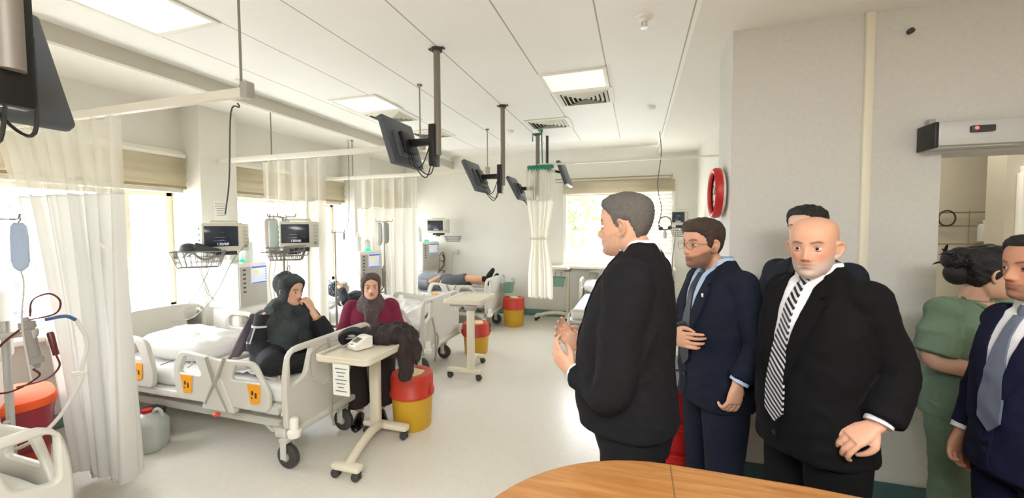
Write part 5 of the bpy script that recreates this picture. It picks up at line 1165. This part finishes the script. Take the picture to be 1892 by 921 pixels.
# ---- bald man
t3, Hm3, bd3, jm3, jk3 = suit_man('bald man with a short grey beard, black suit and striped tie, looking at the camera', (.685, 1.86, 0), facing(-.86, -.51), 1.695, .055, (0.83, 0.63, 0.52), wool('suit_black', (.045, .045, .05)), s_white, striped('tie_striped', (.08, .08, .10), (.78, .78, .80), .75, .016),
    [(V((-.222, -.085, 1.14)), V((-.235, .02, .99))), (V((.24, -.08, 1.10)), V((.225, -.03, .86)))], RZ(.45) @ RX(-.04), chest=1.04, sh_w=.20,
    hands=[(V((-.233, .03, .98)), (.30, .75, -.5), (.5, -.2, -1), 1, dict(curl=.8)), (V((.225, -.025, .85)), (-.02, .15, -1), (-1, .1, .1), -1, dict(curl=.7))],
    beard=(.70, .68, .66), beard_amt=.62, brow=(.20, .16, .14), gaze=.08, fat=.006, lip=(.60, .36, .31), bz=(.088, .064), vdepth=-.07, kk=.992, cuff_r=.062)
# ---- man behind
t4, Hm4, bd4, jm4, jk4 = suit_man('dark-haired man in a dark suit standing mostly hidden behind the bald man', (.885, 2.53, 0), facing(-.75, -.66), 1.76, .02, (0.87, 0.71, 0.62), wool('suit_slate', (.12, .135, .165)), M('shirt_dark', (.10, .10, .12), .8), None,
    [(V((-.25, -.03, 1.12)), V((-.235, .05, .88))), (V((.27, -.03, 1.12)), V((.25, .05, .88)))], RZ(.05), sh_w=.22,
    hands=[(V((-.235, .055, .87)), (.02, .18, -1), (1, .1, .1), 1, dict(curl=.7)), (V((.25, .055, .87)), (-.02, .18, -1), (-1, .1, .1), -1, dict(curl=.7))],
    hair_kw=dict(line=SHORT, thick=.013, front_quiff=.008, seed=6), hair_mat=m_hairk, beard=(.3, .27, .26), beard_amt=.2)
# ---- man at the picture edge
t5, Hm5, bd5, jm5, jk5 = suit_man('moustached man in a bright navy suit with a plain grey tie', (1.425, 1.96, 0), facing(-.98, -.2), 1.61, .03, (0.75, 0.54, 0.43), wool('suit_blue', (.09, .10, .20)), s_white, M('tie_grey', (.40, .43, .50), .5),
    [(V((-.235, -.03, 1.03)), V((-.215, .06, .80))), (V((.235, -.04, 1.03)), V((.22, .05, .80)))], RZ(.0), sh_w=.19,
    hands=[(V((-.215, .065, .79)), (.05, .25, -1), (1, .1, .1), 1, dict(curl=.7)), (V((.22, .055, .79)), (-.05, .25, -1), (-1, .1, .1), -1, dict(curl=.7))],
    hair_kw=dict(line=[(0, .196), (28, .194), (45, .176), (60, .150), (70, .108), (80, .1), (88, .128), (108, .128), (118, .10), (135, .055), (180, .035)], thick=.010, front_quiff=.012, wav=.003, seed=8), hair_mat=m_hairk, beard=(.16, .12, .11), beard_amt=.42, brow=(.10, .07, .06))
# ============================================================ WOMEN AND LYING FIGURES
def pattern_mat(name, c1, c2, scale, thr=.55, rough=.85):
    m = M(name, c1, rough); nt = m.node_tree; b = nt.nodes['Principled BSDF']; tc = nt.nodes.new('ShaderNodeTexCoord')
    n = nt.nodes.new('ShaderNodeTexVoronoi'); n.inputs['Scale'].default_value = scale; nt.links.new(tc.outputs['Object'], n.inputs['Vector'])
    r = nt.nodes.new('ShaderNodeValToRGB'); r.color_ramp.elements[0].position = thr-.08; r.color_ramp.elements[0].color = lin(c2)+(1,); r.color_ramp.elements[1].position = thr; r.color_ramp.elements[1].color = lin(c1)+(1,)
    nt.links.new(n.outputs['Distance'], r.inputs[0]); nt.links.new(r.outputs[0], b.inputs['Base Color']); return m
def scarf(parent, P, Hm, mat, line, thick, drapes, name='headscarf', vox=.0055, seed=1., amp=.006):
    """closed cloth over head, neck and shoulders with an opening for the face"""
    nz, nt, _ = P.shape; ctr = np.array([0, -.01, .11]); N = P-ctr; N /= np.linalg.norm(N, axis=-1, keepdims=True)
    X, Y, Z = P[..., 0], P[..., 1], P[..., 2]; ang = np.degrees(np.arctan2(np.abs(X), Y))
    zl = np.interp(ang, [a for a, b in line], [b for a, b in line]); m = np.clip((Z-zl)/.014, -1, 1)
    t = np.where(m > 0, thick*np.interp(m, [0, 1], [.6, 1]), -.024); Q = P+N*t[..., None]
    bm = NB(); head_rings(bm, Q, Hm)
    for d in drapes: d(bm)
    me = remesh(bm, vox, 3, .5); wrinkle(me, amp, 9, seed, (1.3, 1.3, .5)); wrinkle(me, amp*.4, 24, seed+2, (1, 1, .5))
    return mobj(name, me, mat, parent, 180)
def ringlet(secs, n=28, p=2.2): return lambda bm: torso(bm, secs, n, p)
SKW = (.86, .68, .58)
FACE = [(0, .190), (22, .184), (40, .160), (54, .105), (62, .05), (66, -.02), (180, -.05)]
# ---- woman sitting on the nearest whole bed
t = thing('person', 'woman in a dark headscarf sitting on the nearest bed, one hand at her mouth', 'person', (-2.78, 2.60, 0), facing(.97, -.22))
Hm = T(.0, .055, 1.045) @ RZ(.22) @ RX(-.12); P = head_pts(fat=.006)
bm = NB(); head_rings(bm, P, Hm); ears(bm, Hm); nneck(bm, Hm, V((0, .0, .98)), .05)
torso(bm, [(V((0, -.02, .60)), .16, .12, .12, 0, 0), (V((0, 0, .80)), .13, .09, .09, 0, 0), (V((0, .01, .96)), .13, .08, .08, 0, 0), (V((0, .0, 1.02)), .06, .05, .05, 0, 0)], 20)
L_sh, R_sh = V((-.155, .0, .965)), V((.155, .0, .965))
Lel, Lwr = V((-.15, .33, .78)), V((-.075, .255, .98)); Rel, Rwr = V((.25, .03, .76)), V((.245, .235, .655))
arm(bm, L_sh, Lel, Lwr, (.04, .034, .026)); arm(bm, R_sh, Rel, Rwr, (.04, .034, .026))
hand(bm, Lwr+V((0, -.004, .02)), (.28, -.30, .9), (.3, -.95, -.3), -1, curl=1.1, s=.92); hand(bm, Rwr+V((-.002, .02, -.008)), (.05, .95, -.3), (.1, -.2, -1), -1, curl=.35, s=.95)
me = remesh(bm, .0045, 2, .4); face_paint(me, Hm, SKW, (.62, .36, .34), brow=(.2, .15, .13)); bd = mobj('body', me, m_skin, t, 180); eyes(bd, Hm, (.14, .09, .06), skin=SKW)
m_chador = M('scarf_dark_teal', (.20, .23, .235), .9, var=.5, vscale=9, bump=.3, bscale=30)
bm = NB(); torso(bm, [(V((0, -.02, .575)), .25, .20, .20, 0, 0), (V((0, -.02, .64)), .245, .19, .2, 0, 0), (V((0, -.01, .78)), .20, .15, .16, 0, 0), (V((0, 0, .90)), .19, .135, .14, 0, 0), (V((0, 0, .985)), .16, .10, .11, 0, 0), (V((0, 0, 1.03)), .08, .06, .07, 0, 0)], 32)
sleeve(bm, L_sh, Lel, Lwr.lerp(Lel, .30), .075, .062, .055); sleeve(bm, R_sh, Rel, Rwr.lerp(Rel, .12), .078, .068, .06)
for s in (-1, 1): tube(bm, [V((s*.12, .02, .655)), V((s*.24, .20, .665)), V((s*.31, .33, .675))], [.11, .095, .08], 20, 5, dome=True); tube(bm, [V((s*.31, .33, .665)), V((s*.1, .40, .645)), V((-s*.10, .38, .635))], [.075, .062, .05], 18, 5, dome=True)
me = remesh(bm, .008, 4); wrinkle(me, .007, 6, 5.); mobj('dress', me, M('dress_black', (.09, .095, .11), .9, var=.3, vscale=9, bump=.3, bscale=40), t, 180)
scarf(t, P, Hm, m_chador, FACE, .015, [ringlet([(V((0, .02, .70)), .20, .20, .18, 0, 0), (V((0, .02, .84)), .215, .185, .175, 0, 0), (V((0, .01, .95)), .205, .15, .15, 0, 0), (V((0, .01, 1.02)), .15, .115, .12, 0, 0), (V((0, .01, 1.08)), .098, .092, .105, 0, 0)]), lambda bm: ell(bm, Hm @ V((0, -.055, .16)), (.085, .085, .10), 20, 14)], amp=.007)
# light trims on the sleeve, bracelet, hanging lilac shawl
bm = NB(); 
for a, r in ((.30, .084), (.86, .080)): 
    c = R_sh.lerp(Rel, a); tube(bm, [c+V((.0, 0, .006)), c-V((0, 0, .008))], r, 20)
tube(bm, [R_sh.lerp(Rel, .30)+V((.082, .03, 0)), R_sh.lerp(Rel, .86)+V((.078, .03, 0))], .006, 6); obj('sleeve_trim', bm, M('trim_white', (.80, .80, .82), .8), t, 50)
bm = NB(); c = Lwr.lerp(Lel, .22); d = (Lel-Lwr).normalized(); tube(bm, [c, c+d*.012], .038, 18); obj('bracelet', bm, M('bracelet_gold', (.75, .62, .4), .3, .7), t)
bm = NB(); grid(bm, lambda u, v: V((-.10+.32*u+.06*v*(u-.5), -.155-.27*v-.05*math.sin(u*3.1)+.014*math.sin(u*14+v*3), .985-.36*v-.03*v*v-.05*abs(u-.5)+.008*math.sin(u*23))), 40, 24); obj('shawl', bm, M('shawl_lilac', (.56, .51, .54), .9, var=.15, vscale=20), t, 180, .01)
bm = NB(); tube(bm, [Hm @ V((0, -.03, .25)), Hm @ V((.012, -.03, .29)), Hm @ V((0, -.03, .315)), Hm @ V((-.012, -.03, .29)), Hm @ V((.002, -.03, .25))], .003, 6, 5); obj('scarf_loop', bm, M('shawl_lilac'), t)
# ---- woman in maroon on a chair
ct = thing('visitor_chair', 'dark chair under the woman in the maroon cardigan', 'chair', (-2.43, 3.26, 0), facing(.55, -.83))
bm = NB(); box(bm, (0, .02, .43), (.42, .42, .05), .02); obj('seat', bm, M('chair_seat', (.18, .17, .18), .7), ct)
bm = NB(); box(bm, (0, -.20, .66), (.40, .04, .26), .018, (-.12, 0, 0)); obj('backrest', bm, M('chair_seat'), ct)
for sx in (-1, 1):
    for sy in (-1, 1): bm = NB(); tube(bm, [(sx*.18, .02+sy*.18, .42), (sx*.20, .02+sy*.21, 0)], .012, 10); obj('leg', bm, m_dark, ct)
t = thing('person', 'woman in a maroon cardigan and patterned headscarf, facing the camera between two beds', 'person', (-2.42, 3.24, 0), facing(.55, -.83))
Hm = T(.0, .05, 1.005) @ RZ(.12) @ RX(-.05); P = head_pts(fat=.008)
bm = NB(); head_rings(bm, P, Hm); ears(bm, Hm); nneck(bm, Hm, V((0, .0, .95)), .05)
torso(bm, [(V((0, -.02, .48)), .16, .12, .12, 0, 0), (V((0, 0, .70)), .13, .09, .09, 0, 0), (V((0, .0, .90)), .13, .08, .08, 0, 0), (V((0, .0, .98)), .06, .05, .05, 0, 0)], 20)
A = []
for s in (-1, 1): A.append((V((s*.17, -.005, .905)), V((s*.25, .06, .66)), V((s*.09, .27, .60))))
for i, (a, b, c) in enumerate(A): arm(bm, a, b, c, (.045, .038, .027)); s = (-1, 1)[i]; hand(bm, c, (-s*.8, .5, -.1), (0, -.3, -1), s, curl=.5, s=.92)
for s in (-1, 1): tube(bm, [V((s*.09, .0, .50)), V((s*.10, .42, .50)), V((s*.09, .40, .1))], [.07, .05, .04], 12, 4)
me = remesh(bm, .0048, 2, .4); face_paint(me, Hm, (.88, .69, .59), (.68, .40, .36), brow=(.25, .2, .18)); bd = mobj('body', me, m_skin, t, 180); eyes(bd, Hm, (.14, .09, .06), skin=(.86, .66, .55), squint=.1)
bm = NB(); torso(bm, [(V((0, -.02, .47)), .235, .20, .17, 0, 0), (V((0, -.01, .56)), .235, .20, .165, 0, 0), (V((0, 0, .70)), .215, .165, .15, 0, 0), (V((0, .0, .82)), .21, .16, .14, 0, 0), (V((0, 0, .915)), .185, .11, .115, 0, 0), (V((0, 0, .965)), .12, .075, .085, 0, 0), (V((0, 0, .985)), .07, .05, .06, 0, 0)], 32)
for a, b, c in A: sleeve(bm, a, b, c.lerp(b, .1), .082, .075, .058); ell(bm, a, (.085, .085, .08), 16, 10)
me = remesh(bm, .008, 4); wrinkle(me, .006, 8, 2.); mobj('cardigan', me, M('cardigan_maroon', (.46, .10, .22), .9, var=.1, vscale=30, bump=.3, bscale=120), t, 180)
bm = NB(); torso(bm, [(V((0, .0, .42)), .20, .16, .15, 0, 0), (V((0, .0, .52)), .21, .17, .15, 0, 0)], 24)
for s in (-1, 1): tube(bm, [V((s*.09, .0, .50)), V((s*.12, .25, .51)), V((s*.12, .44, .50)), V((s*.11, .44, .30)), V((s*.10, .42, .16))], [.11, .105, .095, .10, .10], 20, 4)
me = remesh(bm, .010, 4); mobj('skirt', me, M('skirt_dark', (.16, .13, .14), .9), t, 180)
for s in (-1, 1): shoe(t, (s*.09, .43), -s*.1, M('shoe_black', (.06, .055, .055), .15), .24)
m_sc2 = pattern_mat('scarf_brown_pattern', (.33, .28, .27), (.52, .47, .45), 38, .22)
sc = scarf(t, P, Hm, m_sc2, FACE, .012, [ringlet([(V((0, .03, .83)), .10, .12, .05, 0, 0), (V((0, .03, .90)), .135, .115, .10, 0, 0), (V((0, .02, .96)), .125, .10, .10, 0, 0), (V((0, .01, 1.03)), .085, .082, .09, 0, 0)]), lambda bm: (tube(bm, [V((.02, .13, .93)), V((.01, .17, .83)), V((.02, .185, .72)), V((.0, .19, .64))], [.045, .04, .034, .028], 12, 4, dome=True), tube(bm, [V((-.03, .13, .93)), V((-.035, .165, .84)), V((-.02, .18, .76))], [.04, .034, .026], 12, 4, dome=True))], amp=.005)
# ---- dark jacket thrown over the table edge
def jk_f(u, v):
    x = -2.16+u*.50; y = 2.84-v*.34
    z = .815+.10*math.exp(-((u-.45)/.33)**2-((v-.4)/.4)**2)+.02*noise.noise(V((x*9, y*9, 0)))
    if x > -1.68: z -= 0
    return V((x, y, z))
bm = NB()
torso(bm, [(V((-2.12, 2.66, .825)), .02, .10, .10, 0, 0), (V((-2.0, 2.68, .84)), .04, .16, .15, 0, 0)], 8) if False else None
for P0, R0 in (([(-2.05, 2.64, .81), (-1.94, 2.67, .83), (-1.80, 2.66, .84), (-1.70, 2.62, .82), (-1.635, 2.58, .73), (-1.62, 2.56, .64), (-1.625, 2.55, .58)], [.02, .055, .07, .068, .055, .045, .035]), ([(-2.08, 2.74, .82), (-1.9, 2.77, .84), (-1.74, 2.73, .83), (-1.64, 2.67, .77), (-1.60, 2.63, .70)], [.03, .055, .07, .06, .045]), ([(-1.98, 2.56, .81), (-1.88, 2.56, .815), (-1.78, 2.57, .82)], [.015, .035, .045])):
    tube(bm, P0, R0, 16, 6, dome=True)
me = remesh(bm, .008, 5); wrinkle(me, .016, 9, 3., (1.6, .8, .7)); wrinkle(me, .008, 18, 5., (1.5, 1, .6))
o = mobj('folded_jacket', me, M('jacket_brown', (.17, .125, .12), .8, var=.2, vscale=30, bump=.3, bscale=60), None, 180); tag(o, 'dark brown jacket thrown over the edge of the near overbed table', 'jacket')
# ---- figure lying on the second bed
t = thing('person', 'figure in a patterned headscarf lying on the second bed with a hand on the forehead', 'person', (-3.80, 4.45, 0), 0)
# lying along +x: head frame up axis points to -x
Hm = T(.10, -.02, .80) @ Matrix(((0, .25, -.97, 0), (.97, -.25, -.06, 0), (-.26, -.94, -.24, 0), (0, 0, 0, 1))) if False else T(.05, -.03, .77) @ RZ(-PI/2+.25) @ RX(.85) @ Matrix.Scale(.95, 4)
P = head_pts()
bm = NB(); head_rings(bm, P, Hm); ears(bm, Hm); nneck(bm, Hm, V((.14, .0, .71)), .045)
tube(bm, [V((.12, 0, .70)), V((.3, 0, .64)), V((.6, 0, .60)), V((.8, 0, .58))], [.07, .12, .12, .10], 18, 4, dome=True)
a = [(V((.16, -.15, .72)), V((.30, -.26, .74)), V((.10, -.14, .90))), (V((.16, .15, .70)), V((.36, .22, .66)), V((.48, .10, .68)))]
for i, (x, y, z) in enumerate(a): arm(bm, x, y, z, (.04, .034, .026))
hand(bm, a[0][2], (-.5, .8, .1), (-.1, 0, -1), 1, curl=.4, s=.88); hand(bm, a[1][2], (.6, -.7, 0), (0, 0, -1), 1, curl=.4, s=.88)
for s in (-1, 1): tube(bm, [V((.75, s*.09, .57)), V((1.0, s*.09, .57)), V((1.22, s*.08, .55))], [.08, .06, .045], 14, 3, dome=True)
me = remesh(bm, .0055, 2, .4); face_paint(me, Hm, (.86, .67, .56), (.62, .38, .34)); bd = mobj('body', me, m_skin, t, 180); eyes(bd, Hm, skin=(.86, .67, .56), squint=-.1)
bm = NB(); tube(bm, [V((.12, 0, .71)), V((.18, 0, .695)), V((.32, 0, .655)), V((.5, 0, .63))], [.08, .15, .165, .15], 22, 5, dome=True)
for x, y, z in a: sleeve(bm, x, y, z.lerp(y, .22), .07, .06, .05); ell(bm, x, (.075, .075, .075))
me = remesh(bm, .008, 3); wrinkle(me, .006, 9, 2.); tp = mobj('sweatshirt', me, M('sweat_charcoal', (.16, .165, .19), .9, var=.15, vscale=20), t, 180)
bm = NB(); d = (a[0][1]-a[0][0]); tube(bm, [a[0][0]+d*.5+V((.03, -.03, .0)), a[0][0]+d*.78+V((.03, -.03, .0))], .062, 14); obj('armband', bm, M('band_white', (.86, .86, .88), .8), tp)
scarf(t, P, Hm, pattern_mat('scarf_blue_pattern', (.22, .27, .33), (.72, .74, .76), 42, .30), FACE, .016, [ringlet([(V((.13, 0, .72)), .09, .08, .08, 0, 0), (V((.09, 0, .77)), .08, .08, .08, 0, 0)])], vox=.007, amp=.004)
# ---- person in shorts on the far bed
t = thing('person', 'person in dark shorts and black socks lying on the far corner bed', 'person', (-3.70, 6.40, 0), 0)
bm = NB(); Hm = T(-.18, 0, .74) @ RZ(-PI/2) @ RX(.9); P = head_pts(48, 64)
head_rings(bm, P, Hm); ears(bm, Hm); nneck(bm, Hm, V((-.10, 0, .70)), .055)
tube(bm, [V((-.05, 0, .70)), V((.2, 0, .69)), V((.45, 0, .68)), V((.55, 0, .68))], [.09, .12, .12, .11], 20, 4, dome=True)
aa = [(V((.0, -.2, .70)), V((.25, -.25, .70)), V((.40, -.10, .80))), (V((.0, .2, .70)), V((.25, .25, .68)), V((.5, .24, .66)))]
for x, y, z in aa: arm(bm, x, y, z, (.045, .04, .03))
hand(bm, aa[0][2], (.7, .7, 0), (0, 0, -1), -1, curl=.3); hand(bm, aa[1][2], (1, 0, 0), (0, 0, -1), 1, curl=.3)
lg = [(V((.5, -.10, .70)), V((.92, -.10, .80)), V((1.30, -.09, .80)), V((1.36, -.09, .93))), (V((.5, .10, .69)), V((.92, .12, .74)), V((1.30, .12, .70)), V((1.36, .12, .82)))]
for h, k_, a_, f_ in lg: tube(bm, [h, h.lerp(k_, .6), k_, k_.lerp(a_, .4), a_], [.09, .075, .06, .058, .04], 16, 4, dome=True); tube(bm, [a_+V((-.01, 0, -.03)), a_.lerp(f_, .5), f_+V((.03, 0, .02))], [.04, .042, .03], 14, 4, dome=True)
me = remesh(bm, .0065, 3); face_paint(me, Hm, (.84, .65, .53), (.6, .36, .32)); bd = mobj('body', me, m_skin, t, 180); hair(bd, P, Hm, m_hairk, SHORT, .012)
bm = NB(); tube(bm, [V((-.06, 0, .70)), V((.02, 0, .70)), V((.25, 0, .695)), V((.50, 0, .69))], [.10, .16, .165, .15], 24, 5, dome=True)
for x, y, z in aa: sleeve(bm, x, y, y.lerp(z, .05), .075, .065, .06)
me = remesh(bm, .009, 3); wrinkle(me, .006, 8, 1.); mobj('shirt', me, M('shirt_grey', (.50, .52, .54), .9, var=.1, vscale=20), t, 180)
bm = NB(); tube(bm, [V((.42, 0, .69)), V((.56, 0, .69))], .155, 24, 1, dome=True)
for h, k_, a_, f_ in lg: tube(bm, [h, h.lerp(k_, .5), h.lerp(k_, .98)], [.115, .10, .088], 20, 4)
me = remesh(bm, .009, 3); wrinkle(me, .007, 8, 4.); mobj('shorts', me, M('shorts_grey', (.30, .32, .33), .9, var=.1, vscale=20), t, 180)
for h, k_, a_, f_ in lg:
    bm = NB(); tube(bm, [k_.lerp(a_, .80), a_, a_.lerp(f_, .5)+V((.005, 0, 0)), f_+V((.035, 0, .025))], [.050, .050, .050, .036], 16, 5, dome=True); obj('sock', bm, M('sock_black', (.07, .07, .08), .9), t, 180)
# ---- nurse
t = thing('person', 'dark-haired person in sage green scrubs standing in the doorway, head turned away', 'person', (1.62, 2.60, 0), facing(.42, -.90))
k = .895; Hm = T(.0, .03, 1.315) @ RZ(.95) @ RX(-.08); P = head_pts()
bm = NB(); head_rings(bm, P, Hm); ears(bm, Hm); nneck(bm, Hm, V((0, -.015, 1.25)), .05)
torso(bm, [(V((0, 0, .76)), .13, .10, .10, 0, 0), (V((0, 0, 1.0)), .12, .09, .09, 0, 0), (V((0, 0, 1.18)), .13, .09, .09, 0, 0), (V((0, -.01, 1.29)), .06, .05, .05, 0, 0)], 20)
S = [(V((-.165, -.01, 1.235)), V((-.25, -.0, .995)), V((-.04, .22, .925))), (V((.165, -.01, 1.235)), V((.24, -.0, 1.0)), V((.045, .22, .935)))]
for x, y, z in S: arm(bm, x, y, z, (.05, .042, .027))
hand(bm, S[0][2], (.85, .45, -.25), (.1, -.4, -.9), -1, curl=.7, s=.9); hand(bm, S[1][2], (-.85, .5, -.1), (-.1, -.4, -.9), 1, curl=.7, s=.9)
hips = [V((s*.09, 0, .78)) for s in (-1, 1)]; kn = [V((s*.09, .02, .43)) for s in (-1, 1)]; an = [V((s*.085, 0, .08)) for s in (-1, 1)]; legs(bm, hips, kn, an, (.07, .05, .04), 12)
me = remesh(bm, .0045, 2, .4); face_paint(me, Hm, (.88, .70, .60), (.66, .40, .37), brow=(.15, .1, .09)); bd = mobj('body', me, m_skin, t, 180); eyes(bd, Hm, skin=(.86, .66, .55))
def bun(bm, Hm):
    rnd = random.Random(4)
    ell(bm, Hm @ V((0, -.115, .165)), (.06, .055, .055), 16, 12); ell(bm, Hm @ V((.01, -.10, .20)), (.045, .045, .035), 14, 10); ell(bm, Hm @ V((0, -.10, .10)), (.065, .05, .06), 14, 10)
    for q in range(34):
        a = rnd.uniform(0, 2*PI); b = rnd.uniform(-.9, .9); c = V((math.cos(a)*math.cos(b)*.062, -.115+math.sin(a)*math.cos(b)*.055, .165+math.sin(b)*.055)); d = V((rnd.uniform(-.04, .04), rnd.uniform(-.05, .01), rnd.uniform(-.03, .04)))
        tube(bm, [Hm @ c, Hm @ (c+d*.6+V((0, 0, .008))), Hm @ (c+d)], [.008, .006, .002], 5, 3)
hair(bd, P, Hm, m_hairk, [(0, .190), (30, .184), (50, .160), (65, .125), (80, .09), (95, .085), (110, .06), (140, .03), (180, .02)], .020, seed=3, bun=bun, wav=.004, freq=45)
m_scrub = M('scrubs_sage', (.46, .56, .47), .85, var=.10, vscale=14, bump=.2, bscale=60)
bm = NB(); torso(bm, [(V((0, 0, .70)), .205, .15, .165, 0, 0), (V((0, 0, .80)), .20, .145, .16, 0, 0), (V((0, 0, .96)), .165, .12, .125, 0, 0), (V((0, .01, 1.10)), .175, .135, .12, 0, 0), (V((0, 0, 1.20)), .175, .115, .115, 0, 0), (V((0, -.01, 1.265)), .14, .075, .09, 0, 0), (V((0, -.012, 1.295)), .085, .05, .065, 0, 0)], 36)
for x, y, z in S: sleeve(bm, x, x.lerp(y, .5), x.lerp(y, .88), .075, .078, .085); ell(bm, x, (.075, .078, .07))
me = remesh(bm, .0075, 4); wrinkle(me, .006, 7, 2.); tp = mobj('scrub_top', me, m_scrub, t, 180)
drape(me, [(-.055, 1.30), (0, 1.16), (.055, 1.30), (.03, 1.31), (-.03, 1.31)], .004, .02, 'chest_skin', M('skin_plain', (.86, .67, .57), .5), bd)
for s in (-1, 1): drape(me, [(s*.075, 1.305), (s*.05, 1.305), (s*-.008, 1.155), (s*.016, 1.140)], .009, .012, 'neck_trim', m_scrub, tp)
drape(me, [(-.11, 1.13), (-.03, 1.13), (-.03, 1.05), (-.11, 1.05)], .006, .010, 'chest_pocket', m_scrub, tp)
bm = NB(); legs(bm, hips, kn, [a+V((0, 0, -.04)) for a in an], (.115, .10, .10), 22); me = remesh(bm, .009, 3); wrinkle(me, .006, 7, 8.); mobj('scrub_trousers', me, m_scrub, t, 180)
for s in (-1, 1): shoe(t, (s*.085, .03), -s*.12, m_white, .24)
bm = NB(); c = S[0][2].lerp(S[0][1], .08); d = (S[0][1]-S[0][2]).normalized(); tube(bm, [c, c+d*.018], .034, 18); obj('wristwatch', bm, m_white, t)
